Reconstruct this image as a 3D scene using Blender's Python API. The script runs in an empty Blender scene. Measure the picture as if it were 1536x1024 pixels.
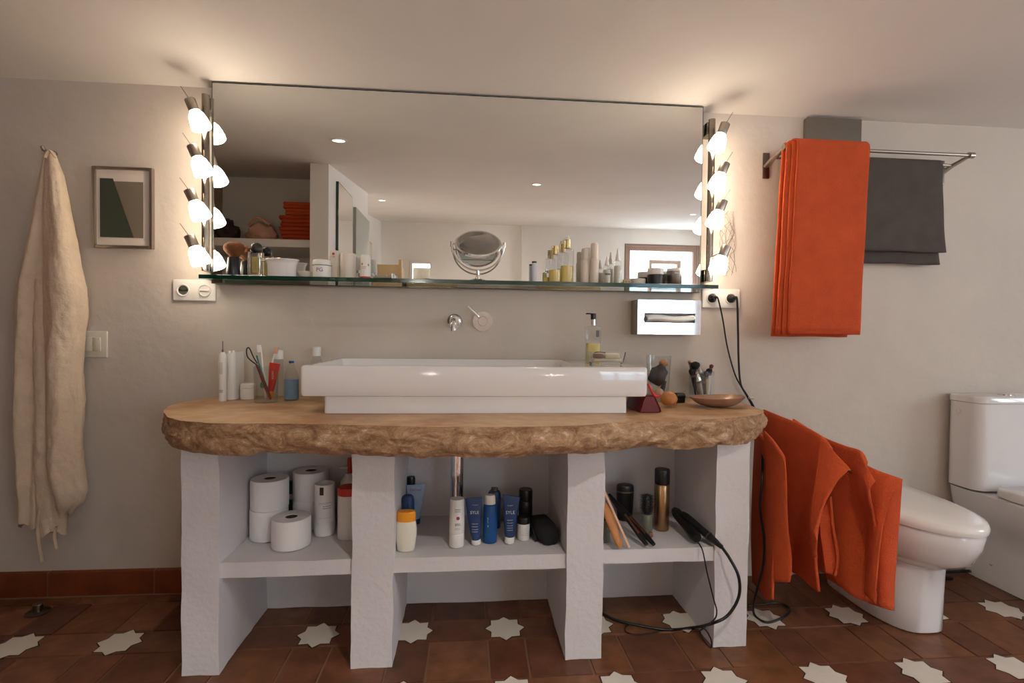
import bpy, bmesh, math, random
from mathutils import Vector, Matrix, noise
random.seed(7)
C=bpy.context.scene.collection
sc=bpy.context.scene
V=Vector; PI=math.pi
# ------------------------------------------------------------------ camera measurements
CAM_D=2.07; CAM_H=1.0367; F=761.85; YAW=.0844; PIT=-.0196; ROL=.012
def ray(px,py):
    u=(px-768)/F; w=(py-512)/F
    c,s=math.cos(ROL),math.sin(ROL); u,w=c*u+s*w,-s*u+c*w
    X,Y,Z=u,1.0,-w
    c,s=math.cos(PIT),math.sin(PIT); Y,Z=c*Y-s*Z,s*Y+c*Z
    c,s=math.cos(YAW),math.sin(YAW); X,Y=c*X+s*Y,-s*X+c*Y
    return V((X,Y,Z))
FW=ray(768,512); RT=ray(768+F,512)-FW; UP=FW-ray(768,512+F)
def at(px,py,y):
    r=ray(px,py); t=(y+CAM_D)/r.y; return V((r.x*t,y,CAM_H+r.z*t))
def atz(px,py,z):
    r=ray(px,py); t=(z-CAM_H)/r.z; return V((r.x*t,r.y*t-CAM_D,z))
def proj(p):
    d=V(p)-V((0,-CAM_D,CAM_H)); f=d.dot(FW)
    return 768+F*d.dot(RT)/f, 512-F*d.dot(UP)/f, f
def xat(px,y,z):
    x=0
    for _ in range(6):
        q=proj((x,y,z)); x-=(q[0]-px)*q[2]/F*.95
    return x
def zat(py,x,y):
    z=1
    for _ in range(6):
        q=proj((x,y,z)); z+=(q[1]-py)*q[2]/F
    return z
def wat(d,x,y): return d*proj((x,y,1))[2]/F
# ------------------------------------------------------------------ materials
def lin(c):
    c=c/255.; return c/12.92 if c<=.04045 else ((c+.055)/1.055)**2.4
def S(r,g,b): return (lin(r),lin(g),lin(b),1)
def mat(name,col,rough=.5,metal=0,trans=0,ior=1.45,bump=0,bscale=60,var=0,vscale=4,emit=None,es=0,coat=0,sheen=0,col2=None,dist=.002,alpha=1):
    m=bpy.data.materials.new(name); m.use_nodes=True; nt=m.node_tree; b=nt.nodes['Principled BSDF']
    b.inputs['Base Color'].default_value=col; b.inputs['Roughness'].default_value=rough
    b.inputs['Metallic'].default_value=metal; b.inputs['IOR'].default_value=ior
    b.inputs['Transmission Weight'].default_value=trans
    b.inputs['Coat Weight'].default_value=coat; b.inputs['Sheen Weight'].default_value=sheen
    b.inputs['Alpha'].default_value=alpha
    if sheen: b.inputs['Sheen Roughness'].default_value=.5; b.inputs['Sheen Tint'].default_value=col
    if emit: b.inputs['Emission Color'].default_value=emit; b.inputs['Emission Strength'].default_value=es
    tc=nt.nodes.new('ShaderNodeTexCoord')
    if var or col2:
        n=nt.nodes.new('ShaderNodeTexNoise'); n.inputs['Scale'].default_value=vscale; n.inputs['Detail'].default_value=6
        n.inputs['Roughness'].default_value=.6
        nt.links.new(tc.outputs['Object'],n.inputs['Vector'])
        r=nt.nodes.new('ShaderNodeValToRGB'); r.color_ramp.elements[0].position=.35; r.color_ramp.elements[1].position=.68
        c2=col2 or tuple(max(0,x*(1-var)) for x in col[:3])+(1,)
        r.color_ramp.elements[0].color=c2; r.color_ramp.elements[1].color=col
        nt.links.new(n.outputs['Fac'],r.inputs['Fac']); nt.links.new(r.outputs['Color'],b.inputs['Base Color'])
    if bump:
        n=nt.nodes.new('ShaderNodeTexNoise'); n.inputs['Scale'].default_value=bscale; n.inputs['Detail'].default_value=5
        nt.links.new(tc.outputs['Object'],n.inputs['Vector'])
        bp=nt.nodes.new('ShaderNodeBump'); bp.inputs['Strength'].default_value=bump; bp.inputs['Distance'].default_value=dist
        nt.links.new(n.outputs['Fac'],bp.inputs['Height']); nt.links.new(bp.outputs['Normal'],b.inputs['Normal'])
    return m
M={}
M['wall']=mat('lime_plaster',S(209,198,186),.75,bump=.6,bscale=22,var=.10,vscale=2.2,dist=.004)
M['ceil']=mat('ceiling_plaster',S(230,224,217),.85,bump=.5,bscale=9,var=.06,vscale=1.5,dist=.006)
M['rear']=mat('rear_wall_paint',S(238,234,228),.8,bump=.3,bscale=15,dist=.003)
M['masonry']=mat('white_masonry_paint',S(216,212,213),.7,bump=.8,bscale=60,dist=.0022)
M['ceramic']=mat('white_glazed_ceramic',S(236,234,234),.08,coat=.6)
M['ceramic2']=mat('white_seat_plastic',S(238,235,231),.18,coat=.3)
M['plastic']=mat('white_plastic',S(235,232,226),.35)
M['ivory']=mat('ivory_plastic',S(214,208,192),.35)
M['beige']=mat('cream_plastic',S(225,214,200),.4)
M['chrome']=mat('polished_chrome',(.85,.85,.86,1),.06,1)
M['steel']=mat('brushed_steel',S(176,168,158),.32,1)
M['lampsteel']=mat('satin_nickel',S(150,142,132),.18,1)
M['dsteel']=mat('dark_steel',S(120,112,106),.35,1)
M['mirror']=mat('mirror_silver',(.87,.885,.87,1),.005,1)
M['edge']=mat('dark_glass_edge',S(40,56,50),.2)
M['glass']=mat('clear_glass',(1,1,1,1),.02,trans=1,ior=1.45)
M['gglass']=mat('green_shelf_glass',S(150,205,190),.02,trans=1,ior=1.5)
M['gedge']=mat('shelf_glass_polished_edge',S(10,62,50),.08,trans=.35,ior=1.5)
M['black']=mat('black_plastic',S(22,21,22),.35)
M['blackm']=mat('matt_black_fabric',S(20,19,20),.8,bump=.3,bscale=300)
M['cable']=mat('black_rubber_cable',S(16,16,17),.4)
M['orange']=mat('orange_terry',S(208,86,42),.95,bump=1,bscale=230,var=.16,vscale=14,sheen=.35,dist=.004)
M['orange2']=mat('deep_orange_terry',S(196,74,34),.95,bump=1,bscale=230,var=.16,vscale=14,sheen=.3,dist=.004)
M['grey']=mat('charcoal_terry',S(88,81,76),.95,bump=1,bscale=330,var=.2,vscale=14,sheen=.35,dist=.004)
M['linen']=mat('crumpled_linen',S(222,200,174),.9,bump=1,bscale=42,var=.12,vscale=14,sheen=.2,dist=.005)
M['paper']=mat('white_tissue_paper',S(240,238,238),.9,bump=.4,bscale=150)
M['card']=mat('cardboard_core',S(70,58,48),.9)
M['red']=mat('red_plastic',S(196,48,26),.35)
M['dred']=mat('dark_red_leather',S(104,20,26),.35,bump=.3,bscale=200)
M['pred']=mat('bright_red_trim',S(190,30,34),.35)
M['orangecap']=mat('orange_plastic',S(232,150,36),.35)
M['creamb']=mat('cream_bottle',S(232,226,208),.35)
M['navy']=mat('navy_plastic',S(28,58,104),.35)
M['blue']=mat('deep_blue_plastic',S(22,78,138),.3)
M['gold']=mat('gold_metal',S(164,132,98),.3,1)
M['brass']=mat('bright_brass',S(204,182,134),.15,1)
M['yellow']=mat('yellow_liquid',S(244,220,140),.15,trans=.15)
M['oil']=mat('golden_oil',S(240,212,120),.15,trans=.15)
M['silverp']=mat('silver_white_plastic',S(206,210,218),.3)
M['bluel']=mat('blue_liquid_label',S(112,142,168),.3)
M['teal']=mat('teal_plastic',S(20,120,110),.35)
M['wood']=mat('warm_wood',S(196,128,66),.45,var=.25,vscale=20)
M['pale_wood']=mat('pale_wood',S(196,170,128),.5,var=.1,vscale=12)
M['dwood']=mat('light_absorbing_wall_wood',S(166,140,124),.6,var=.1,vscale=8)
M['skin']=mat('pink_beige_silicone',S(214,168,140),.5)
M['bristle']=mat('brown_bristles',S(128,78,40),.9,bump=1,bscale=160,col2=S(84,46,22))
M['bronze']=mat('bronze_shell',S(176,142,120),.25,.5,var=.2,vscale=25,bump=.3,bscale=40)
M['dgreen']=mat('dark_green_reflection',S(60,66,56),.3)
M['brownp']=mat('brown_ink_and_reflection',S(116,106,92),.3)
M['mount']=mat('white_picture_mount',S(214,202,190),.7)
M['purple']=mat('purple_ink',S(110,50,130),.5)
M['magenta']=mat('magenta_ink',S(160,50,120),.5)
M['ink']=mat('grey_ink',S(110,110,118),.6)
M['whiteink']=mat('white_ink',S(222,226,232),.5)
M['redink']=mat('red_ink',S(190,50,50),.5)
M['greenp']=mat('green_plastic',S(30,110,60),.4)
M['olive']=mat('olive_grey_plastic',S(104,106,92),.4)
M['tan']=mat('tan_leather',S(196,160,140),.6)
M['cream_soap']=mat('cream_soap',S(240,230,196),.4)
M['brownsoap']=mat('brown_soap',S(140,96,80),.4)
M['panel']=mat('grey_metal_panel',S(120,113,104),.4,.4)
M['skirt']=mat('glazed_terracotta_skirting',S(126,64,34),.3,var=.35,vscale=9,bump=.3,bscale=30)
M['grout']=mat('sandy_grout',S(128,96,72),.9,bump=.5,bscale=80)
M['dgrout']=mat('dark_grout',S(66,42,28),.9)
M['star']=mat('white_star_tile',S(216,208,196),.45,var=.07,vscale=12,bump=.3,bscale=60)
TC=[(120,74,50),(108,64,42),(132,86,58),(94,46,32),(112,70,50),(124,78,48),(104,66,48)]
for i,c in enumerate(TC): M['tile%d'%i]=mat('terracotta_tile_tone_%d'%i,S(*c),.45,var=.42,vscale=13,bump=.6,bscale=22,dist=.004)
M['bulb']=mat('glowing_opal_glass',(1,.95,.85,1),.3,emit=(1,.83,.64,1),es=31)
M['spot']=mat('downlight_lens',(1,1,1,1),.3,emit=(1,.86,.68,1),es=9)
M['sash']=mat('sash_wood',S(160,132,116),.55,var=.12,vscale=7)
M['dfab']=mat('dark_brown_leather',S(60,46,42),.5)
M['bag']=mat('beige_bag_fabric',S(206,160,134),.7)
M['paleblind']=mat('beige_blind',S(196,184,166),.8)
M['greendoor']=mat('pale_grey_green_panel',S(168,170,158),.5)
M['outwall']=mat('pale_blue_outdoor_render',S(190,215,228),.8)
def thin_glass(name,tint):
    m=bpy.data.materials.new(name); m.use_nodes=True; nt=m.node_tree; nt.nodes.clear()
    o=nt.nodes.new('ShaderNodeOutputMaterial'); mx=nt.nodes.new('ShaderNodeMixShader'); t=nt.nodes.new('ShaderNodeBsdfTransparent'); g=nt.nodes.new('ShaderNodeBsdfGlossy'); lw=nt.nodes.new('ShaderNodeLayerWeight'); lw.inputs['Blend'].default_value=.5; pw=nt.nodes.new('ShaderNodeMath'); pw.operation='POWER'; pw.inputs[1].default_value=3.5; f=nt.nodes.new('ShaderNodeMath'); f.operation='MULTIPLY_ADD'; f.inputs[1].default_value=.65; f.inputs[2].default_value=.045; nt.links.new(lw.outputs['Facing'],pw.inputs[0]); nt.links.new(pw.outputs[0],f.inputs[0])
    t.inputs['Color'].default_value=tint; g.inputs['Roughness'].default_value=.02
    nt.links.new(f.outputs[0],mx.inputs[0]); nt.links.new(t.outputs[0],mx.inputs[1]); nt.links.new(g.outputs[0],mx.inputs[2]); nt.links.new(mx.outputs[0],o.inputs[0]); return m
M['gglass']=thin_glass('clear_shelf_glass',(.90,.96,.94,1))
M['pane']=thin_glass('window_glass',(.97,.98,.98,1))
M['tglass']=thin_glass('thin_drinking_glass',(.95,.96,.96,1))
# stone
def stone():
    m=bpy.data.materials.new('rough_ochre_stone'); m.use_nodes=True; nt=m.node_tree; b=nt.nodes['Principled BSDF']
    tc=nt.nodes.new('ShaderNodeTexCoord'); mp=nt.nodes.new('ShaderNodeMapping'); mp.inputs['Scale'].default_value=(1,1.3,1.7)
    nt.links.new(tc.outputs['Object'],mp.inputs['Vector'])
    n=nt.nodes.new('ShaderNodeTexNoise'); n.inputs['Scale'].default_value=11; n.inputs['Detail'].default_value=12; n.inputs['Roughness'].default_value=.72; n.inputs['Distortion'].default_value=2.2
    r=nt.nodes.new('ShaderNodeValToRGB'); e=r.color_ramp.elements
    e[0].position=.3; e[0].color=S(108,78,54); e[1].position=.68; e[1].color=S(212,194,168)
    x=e.new(.45); x.color=S(150,114,82); x=e.new(.58); x.color=S(180,146,112)
    nt.links.new(mp.outputs[0],n.inputs['Vector']); nt.links.new(n.outputs['Fac'],r.inputs['Fac']); nt.links.new(r.outputs['Color'],b.inputs['Base Color'])
    n2=nt.nodes.new('ShaderNodeTexNoise'); n2.inputs['Scale'].default_value=34; n2.inputs['Detail'].default_value=9; n2.inputs['Roughness'].default_value=.65
    nt.links.new(tc.outputs['Object'],n2.inputs['Vector'])
    bp=nt.nodes.new('ShaderNodeBump'); bp.inputs['Strength'].default_value=.7; bp.inputs['Distance'].default_value=.011
    nt.links.new(n2.outputs['Fac'],bp.inputs['Height']); nt.links.new(bp.outputs['Normal'],b.inputs['Normal'])
    b.inputs['Roughness'].default_value=.75
    return m
M['stone']=stone()
M['stonetop']=mat('honed_ochre_stone_top',S(206,172,130),.42,col2=S(160,116,80),vscale=7,bump=.4,bscale=40,dist=.003)
# ------------------------------------------------------------------ mesh helpers
def B(): return bmesh.new()
def box(bm,a,b,bev=0,mi=0,seg=2,rot=None):
    a=V(a);b=V(b); c=(a+b)/2; s=b-a
    r=bmesh.ops.create_cube(bm,size=1); vs=r['verts']
    for v in vs: v.co=V((v.co.x*s.x,v.co.y*s.y,v.co.z*s.z))
    fs=list({f for v in vs for f in v.link_faces})
    if bev:
        es=list({e for v in vs for e in v.link_edges})
        g=bmesh.ops.bevel(bm,geom=es+vs,offset=bev,segments=seg,affect='EDGES',profile=.5)
        fs=[f for f in g['faces']]
        st=[fs[0].verts[0]]; seen=set(st)
        while st:
            v=st.pop()
            for e in v.link_edges:
                o=e.other_vert(v)
                if o not in seen: seen.add(o); st.append(o)
        vs=list(seen); fs=list({f for v in vs for f in v.link_faces})
    for v in vs:
        if rot is not None: v.co=rot@v.co
        v.co+=c
    for f in fs: f.material_index=mi
    return vs
def lathe(bm,prof,c=(0,0,0),seg=28,sx=1,sy=1,rot=None,mi=0):
    """prof = [(r,z[,mi])]"""
    c=V(c); rings=[]
    for p in prof:
        r,z=p[0],p[1]
        if r<=1e-6:
            q=V((0,0,z)); q=(rot@q if rot is not None else q); rings.append([bm.verts.new(c+q)])
        else:
            ring=[]
            for i in range(seg):
                t=2*PI*i/seg; q=V((r*math.cos(t)*sx,r*math.sin(t)*sy,z)); q=(rot@q if rot is not None else q)
                ring.append(bm.verts.new(c+q))
            rings.append(ring)
    for k in range(len(rings)-1):
        a,b=rings[k],rings[k+1]; m=prof[k+1][2] if len(prof[k+1])>2 else mi
        for i in range(seg):
            j=(i+1)%seg
            try:
                if len(a)==1 and len(b)==1: continue
                if len(a)==1: f=bm.faces.new((a[0],b[i],b[j]))
                elif len(b)==1: f=bm.faces.new((a[i],a[j],b[0]))
                else: f=bm.faces.new((a[i],a[j],b[j],b[i]))
                f.material_index=m
            except ValueError: pass
    for r,p in((rings[0],prof[0]),(rings[-1],prof[-1])):
        if len(r)>1:
            f=bm.faces.new(r); f.material_index=p[2] if len(p)>2 else mi
def catmull(P,n=8):
    P=[V(p) for p in P]
    if len(P)<3: return P
    out=[]
    for i in range(len(P)-1):
        a=P[max(i-1,0)];b=P[i];c=P[i+1];d=P[min(i+2,len(P)-1)]
        for k in range(n):
            t=k/n
            out.append(.5*((2*b)+(c-a)*t+(2*a-5*b+4*c-d)*t*t+(3*b-a-3*c+d)*t**3))
    out.append(P[-1]); return out
def tube(bm,pts,r,seg=10,mi=0,caps=True,flat=1.0):
    pts=[V(p) for p in pts]; n=len(pts); rs=r if isinstance(r,(list,tuple)) else [r]*n
    t0=(pts[1]-pts[0]).normalized(); up=V((0,0,1)) if abs(t0.z)<.9 else V((1,0,0))
    nn=t0.cross(up).normalized(); rings=[]
    for i in range(n):
        t=(pts[min(i+1,n-1)]-pts[max(i-1,0)]).normalized()
        nn=(nn-t*nn.dot(t)).normalized(); bb=t.cross(nn)
        rings.append([bm.verts.new(pts[i]+(nn*math.cos(2*PI*k/seg)+bb*math.sin(2*PI*k/seg)*flat)*rs[i]) for k in range(seg)])
    for i in range(n-1):
        for k in range(seg):
            f=bm.faces.new((rings[i][k],rings[i][(k+1)%seg],rings[i+1][(k+1)%seg],rings[i+1][k])); f.material_index=mi
    if caps:
        bm.faces.new(rings[0]).material_index=mi; bm.faces.new(rings[-1][::-1]).material_index=mi
def loft(bm,rings,closed=True,caps=True,mi=0):
    R=[[bm.verts.new(V(p)) for p in r] for r in rings]; n=len(R[0])
    for i in range(len(R)-1):
        for k in range(n if closed else n-1):
            f=bm.faces.new((R[i][k],R[i][(k+1)%n],R[i+1][(k+1)%n],R[i+1][k])); f.material_index=mi
    if caps and closed:
        bm.faces.new(R[0]).material_index=mi; bm.faces.new(R[-1][::-1]).material_index=mi
    return R
def wobble(bm,amp,scale,seed=0,fil=None):
    for v in bm.verts:
        if fil and not fil(v.co): continue
        v.co+=noise.noise_vector(v.co*scale+V((seed,seed*.7,0)))*amp
ORG={}
def link(o,bm,mats,smooth,origin):
    bm.transform(Matrix.Translation(-origin))
    bmesh.ops.recalc_face_normals(bm,faces=bm.faces[:])
    bm.to_mesh(o.data); bm.free()
    for m in (mats if isinstance(mats,(list,tuple)) else [mats]): o.data.materials.append(M[m])
    if smooth:
        for p in o.data.polygons: p.use_smooth=True
        try: o.data.set_sharp_from_angle(angle=math.radians(smooth if smooth>1 else 40))
        except Exception: pass
def thing(name,label,cat,loc,group=None):
    o=bpy.data.objects.new(name,None); C.objects.link(o); o.location=loc; o.empty_display_size=.05
    o['label']=label; o['category']=cat
    if group: o['group']=group
    ORG[o.name]=V(loc); return o
def part(name,bm,mats,parent,smooth=40,label=None):
    me=bpy.data.meshes.new(name); o=bpy.data.objects.new(name,me); C.objects.link(o); o.parent=parent
    ORG[o.name]=ORG[parent.name]
    link(o,bm,mats,smooth,ORG[parent.name])
    if label: o['label']=label
    return o
def solo(name,bm,mats,label,cat,loc,group=None,smooth=40,kind=None):
    me=bpy.data.meshes.new(name); o=bpy.data.objects.new(name,me); C.objects.link(o); o.location=loc
    ORG[o.name]=V(loc); link(o,bm,mats,smooth,V(loc))
    if label: o['label']=label; o['category']=cat
    if group: o['group']=group
    if kind: o['kind']=kind
    return o
def struct(name,bm,mats,smooth=0,parent=None):
    if parent is not None: return part(name,bm,mats,parent,smooth)
    return solo(name,bm,mats,None,None,(0,0,0),smooth=smooth,kind='structure')
def copy_tree(o,parent=None):
    c=o.copy(); C.objects.link(c); c.parent=parent
    ORG[c.name]=ORG[o.name]
    for ch in list(o.children): copy_tree(ch,c)
    return c
def solidify(o,t,off=0,sub=0):
    m=o.modifiers.new('thick','SOLIDIFY'); m.thickness=t; m.offset=off
    if sub: s=o.modifiers.new('sub','SUBSURF'); s.levels=sub; s.render_levels=sub
def text(parent,s,size,c,R,m,name='lettering',rz=0,vertical=False,squash=1,hoff=.0006):
    """lettering wrapped on a cylinder of radius R about the axis through c, facing -y (turned by rz)"""
    cu=bpy.data.curves.new('t','FONT'); cu.body=s; cu.size=size; cu.align_x='CENTER'; cu.align_y='CENTER'; cu.resolution_u=2
    to=bpy.data.objects.new('t',cu); C.objects.link(to)
    bpy.context.view_layer.update()
    me=bpy.data.meshes.new_from_object(to.evaluated_get(bpy.context.evaluated_depsgraph_get()))
    bpy.data.objects.remove(to)
    bm=B(); bm.from_mesh(me); bpy.data.meshes.remove(me)
    bmesh.ops.solidify(bm,geom=bm.faces[:],thickness=.0002)
    c=V(c)
    for v in bm.verts:
        x,y,e=v.co.x*squash,v.co.y,v.co.z
        if vertical: x,y=y,-x
        if R<1: 
            a=x/R+rz; v.co=c+V((math.sin(a)*(R+hoff+e),-math.cos(a)*(R+hoff+e),y))
        else:
            v.co=c+V((x*math.cos(rz),-hoff-e+x*math.sin(rz),y))
    return part(name,bm,m,parent,0)
# ------------------------------------------------------------------ room
CZ0=1.962; CS=.12
def ceilz(y): return CZ0-CS*y
# floor
bm=B()
XL,XR,YF=-1.95,3.75,-5.8
box(bm,(XL-.1,YF-.1,-.06),(XR+.1,.1,-.004),mi=0)
P=.317; x0=.135-P*8; y0=-.32+P*2
hs=.062; g=.003
def quad(x1,x2,y1,y2,mi,h=.0):
    if x2-x1<.01 or y2-y1<.01: return
    j=lambda: random.uniform(-.0014,.0014)
    dz=random.uniform(-.0008,.0008)
    pts=[(x1+j(),y1+j()),(x2+j(),y1+j()),(x2+j(),y2+j()),(x1+j(),y2+j())]
    lo=[bm.verts.new((x,y,-.005)) for x,y in pts]
    cx=(x1+x2)/2;cy=(y1+y2)/2
    hi=[bm.verts.new((x+math.copysign(.0012,cx-x),y+math.copysign(.0012,cy-y),dz)) for x,y in pts]
    bm.faces.new(hi).material_index=mi
    for k in range(4): bm.faces.new((lo[k],lo[(k+1)%4],hi[(k+1)%4],hi[k])).material_index=mi
def cl(a,lo,hi): return max(lo,min(hi,a))
ny=int(6.6/P)+2
for i in range(-1,20):
    for k in range(ny):
        sx=x0+i*P; sy=y0-k*P
        if sx>0.9: sy+=.05*min(1,(sx-.9)/1.2)*0
        rm=lambda: 2+random.choice([0,1,2,3,4,5,6,0,1,4,5,2])
        def Q(a,b,c,d): quad(cl(a,XL,XR),cl(b,XL,XR),cl(c,YF,0),cl(d,YF,0),rm())
        Q(sx+hs+g,sx+P-hs-g,sy+hs+g,sy+P-hs-g)          # big square
        Q(sx+g*.3,sx+P-g*.3,sy-hs+g,sy+hs-g) if False else Q(sx+.004,sx+P-.004,sy-hs+g,sy+hs-g)
        Q(sx-hs+g,sx+hs-g,sy+hs+g,sy+P-hs-g)
        if XL+.1<sx<XR-.1 and YF+.1<sy<-.08:
            for (Ro,mi,z) in((.073,1,.0012),(.0685,9,.0022)):
                pts=[]
                for q in range(16):
                    a=q*PI/8; r=Ro if q%2==0 else Ro*.765
                    r*=random.uniform(.965,1.03) if mi==9 else 1
                    pts.append((sx+r*math.cos(a),sy+r*math.sin(a)))
                vs=[bm.verts.new((x,y,z)) for x,y in pts]; f=bm.faces.new(vs); f.material_index=mi
                lo=[bm.verts.new((x,y,-.004)) for x,y in pts]
                for q in range(16): bm.faces.new((lo[q],lo[(q+1)%16],vs[(q+1)%16],vs[q])).material_index=mi
struct('floor',bm,['grout','dgrout']+['tile%d'%i for i in range(7)]+['star'])
# walls
bm=B(); box(bm,(XL-.1,0,-.05),(XR+.1,.1,2.9)); bmesh.ops.subdivide_edges(bm,edges=bm.edges[:],cuts=1); struct('wall_back',bm,'wall')
bm=B(); box(bm,(XL-.1,YF-.1,-.05),(XL,0,2.9)); struct('wall_left',bm,'dwood')  # out of view; dark wood chosen to absorb light and dim the left side
# inner left wall of the far part and partition
bm=B(); box(bm,(XL,YF,0),(-1.33,-2.9,2.9)); struct('wall_left_inner',bm,'rear')
bm=B(); box(bm,(-1.076,-2.9,0),(-.955,-1.57,2.9)); box(bm,(XL,-2.9,0),(-1.076,-2.24,2.9)); struct('wall_niche',bm,'rear')
# right wall with a window and an added, unseen fill window
WY0,WY1,WZ0,WZ1=-2.05,-1.05,.9,1.85
VY0,VY1,VZ0,VZ1=-5.6,-4.6,.9,2.05
bm=B(); 
box(bm,(XR,YF-.1,-.05),(XR+.18,VY0,2.9)); box(bm,(XR,VY1,-.05),(XR+.18,WY0,2.9)); box(bm,(XR,VY0,-.05),(XR+.18,VY1,VZ0)); box(bm,(XR,VY0,VZ1),(XR+.18,VY1,2.9)); box(bm,(XR,WY1,-.05),(XR+.18,0.1,2.9)); box(bm,(XR,WY0,-.05),(XR+.18,WY1,WZ0)); box(bm,(XR,WY0,WZ1),(XR+.18,WY1,2.9))
struct('wall_right',bm,'rear')
# far wall with two openings
FX0,FX1,FZ0,FZ1=2.40,3.62,.55,2.43
GX0,GX1,GZ0,GZ1=-.90,-.565,1.25,2.08
bm=B(); y0_,y1_=YF-.2,YF
box(bm,(XL-.1,y0_,-.05),(GX0,y1_,2.9)); box(bm,(GX0,y0_,-.05),(GX1,y1_,GZ0)); box(bm,(GX0,y0_,GZ1),(GX1,y1_,2.9))
box(bm,(GX1,y0_,-.05),(FX0,y1_,2.9)); box(bm,(FX0,y0_,-.05),(FX1,y1_,FZ0)); box(bm,(FX0,y0_,FZ1),(FX1,y1_,2.9)); box(bm,(FX1,y0_,-.05),(XR+.1,y1_,2.9))
box(bm,(.79,y1_,0),(2.3,y1_+.06,2.9))
struct('wall_front',bm,'rear')
# ceiling (sloping)
bm=B()
a=[(XL-.1,.1),(XR+.18,.1),(XR+.18,YF-.2),(XL-.1,YF-.2)]
lo=[bm.verts.new((x,y,ceilz(y))) for x,y in a]; hi=[bm.verts.new((x,y,ceilz(y)+.1)) for x,y in a]
bm.faces.new(lo); bm.faces.new(hi[::-1])
for k in range(4): bm.faces.new((lo[k],hi[k],hi[(k+1)%4],lo[(k+1)%4]))
struct('ceiling',bm,'ceil')
# baseboard: left of the vanity and right of it
def skirting(name,xa,xb):
    bm=B(); x=xa; k=0
    while x<xb-.01:
        e=min(x+random.choice([.37,.385,.36]),xb)
        prof=[(0,.002),(-.014,.002),(-.014,.085),(-.012,.095),(-.005,.1),(0,.1)]
        loft(bm,[[(x+.003,y,z) for y,z in prof],[(e-.003,y,z) for y,z in prof]],mi=0)
        box(bm,(e-.0035,-.012,.001),(e+.0035,0,.098),mi=1); x=e; k+=1
    box(bm,(xa,-.017,.001),(xb,0,.006),mi=1)
    struct(name,bm,['skirt','grout'],smooth=30)
skirting('baseboard_back',-1.95,-.84); 
# ------------------------------------------------------------------ windows
def frame_rect(bm,x0,x1,z0,z1,y,t,d,mi=0):
    box(bm,(x0,y-d,z0),(x0+t,y,z1),.004,mi); box(bm,(x1-t,y-d,z0),(x1,y,z1),.004,mi)
    box(bm,(x0+t,y-d,z0),(x1-t,y,z0+t),.004,mi); box(bm,(x0+t,y-d,z1-t),(x1-t,y,z1),.004,mi)
bm=B(); frame_rect(bm,FX0,FX1,FZ0,FZ1,YF-.02,.1,.07); frame_rect(bm,FX0+.02,FX1-.02,FZ0+.02,FZ1-.02,YF-.01,.03,.03)
w1=struct('window_1',bm,'sash')
bm=B(); box(bm,(FX0+.1,YF-.06,FZ0+.1),(FX1-.1,YF-.055,FZ1-.1)); g_=part('window_pane',bm,'pane',w1,0)
bm=B()
for yy in (WY0,WY1-.05): box(bm,(XR+.05,yy,WZ0),(XR+.11,yy+.05,WZ1),.003)
box(bm,(XR+.05,WY0+.05,WZ0),(XR+.11,WY1-.05,WZ0+.05),.003); box(bm,(XR+.05,WY0+.05,WZ1-.05),(XR+.11,WY1-.05,WZ1),.003); box(bm,(XR+.06,-1.57,WZ0+.05),(XR+.1,-1.53,WZ1-.05),.003)
w2=struct('window_2',bm,'sash')
bm=B()
for yy in (VY0,(VY0+VY1)/2-.03,VY1-.06): box(bm,(XR+.05,yy,VZ0),(XR+.11,yy+.06,VZ1),.003)
box(bm,(XR+.052,VY0+.05,VZ0),(XR+.108,VY1-.05,VZ0+.06),.003); box(bm,(XR+.052,VY0+.05,VZ1-.06),(XR+.108,VY1-.05,VZ1),.003)
w4=struct('fill_window',bm,'sash')  # unseen opening added to let more daylight into the far room
bm=B(); frame_rect(bm,GX0,GX1,GZ0,GZ1,YF+.01,.035,.08)
w3=struct('window_3',bm,'plastic')
bm=B(); box(bm,(GX0+.035,YF-.12,GZ0+.03),(GX1-.035,YF-.115,GZ1-.085)); part('blind',bm,'paleblind',w3,0)
# outside
bm=B(); box(bm,(2.2,-9.6,-.2),(6.5,-9.4,2.35)); 
solo('neighbouring_house',bm,'outwall','pale blue rendered house wall seen through the wooden window','building',(4.3,-9.5,-.2),smooth=0)
bm=B(); frame_rect(bm,2.95,3.5,.6,2.25,YF-.45,.06,.05); frame_rect(bm,2.95,3.5,.6,2.25,YF-.42,.02,.02)
part('open_sash',bm,'sash',w1,0)
# ------------------------------------------------------------------ reflected room contents
# niche shelves
for (z,nm,lb) in((1.66,'niche_shelf','thick white shelf carrying the towels and bags'),(1.2,'niche_shelf','lower thick white shelf below the towel shelf')):
    bm=B(); box(bm,(XL,-2.24,z-.055),(-1.076,-1.70,z),.004); solo(nm,bm,'rear',lb,'shelf',(-1.5,-2.0,z-.055))
def folded(bm,x0,x1,y0,y1,z,h):
    # folded towel: rounded front fold
    n=12; rings=[]
    for x in (x0,x0+.004,x1-.004,x1):
        e=0.006 if x in(x0,x1) else 0
        ring=[]
        for k in range(n+1):
            t=-PI/2+PI*k/n; ring.append((x,y1-h/2+e*0+(h/2-e)*math.cos(t),z+h/2+(h/2-e)*math.sin(t)))
        for k in range(n+1):
            t=PI/2+PI*k/n; ring.append((x,y0+h/2+(h/2-e)*math.cos(t),z+h/2+(h/2-e)*math.sin(t)))
        rings.append(ring)
    loft(bm,rings)
zz=1.66
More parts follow.
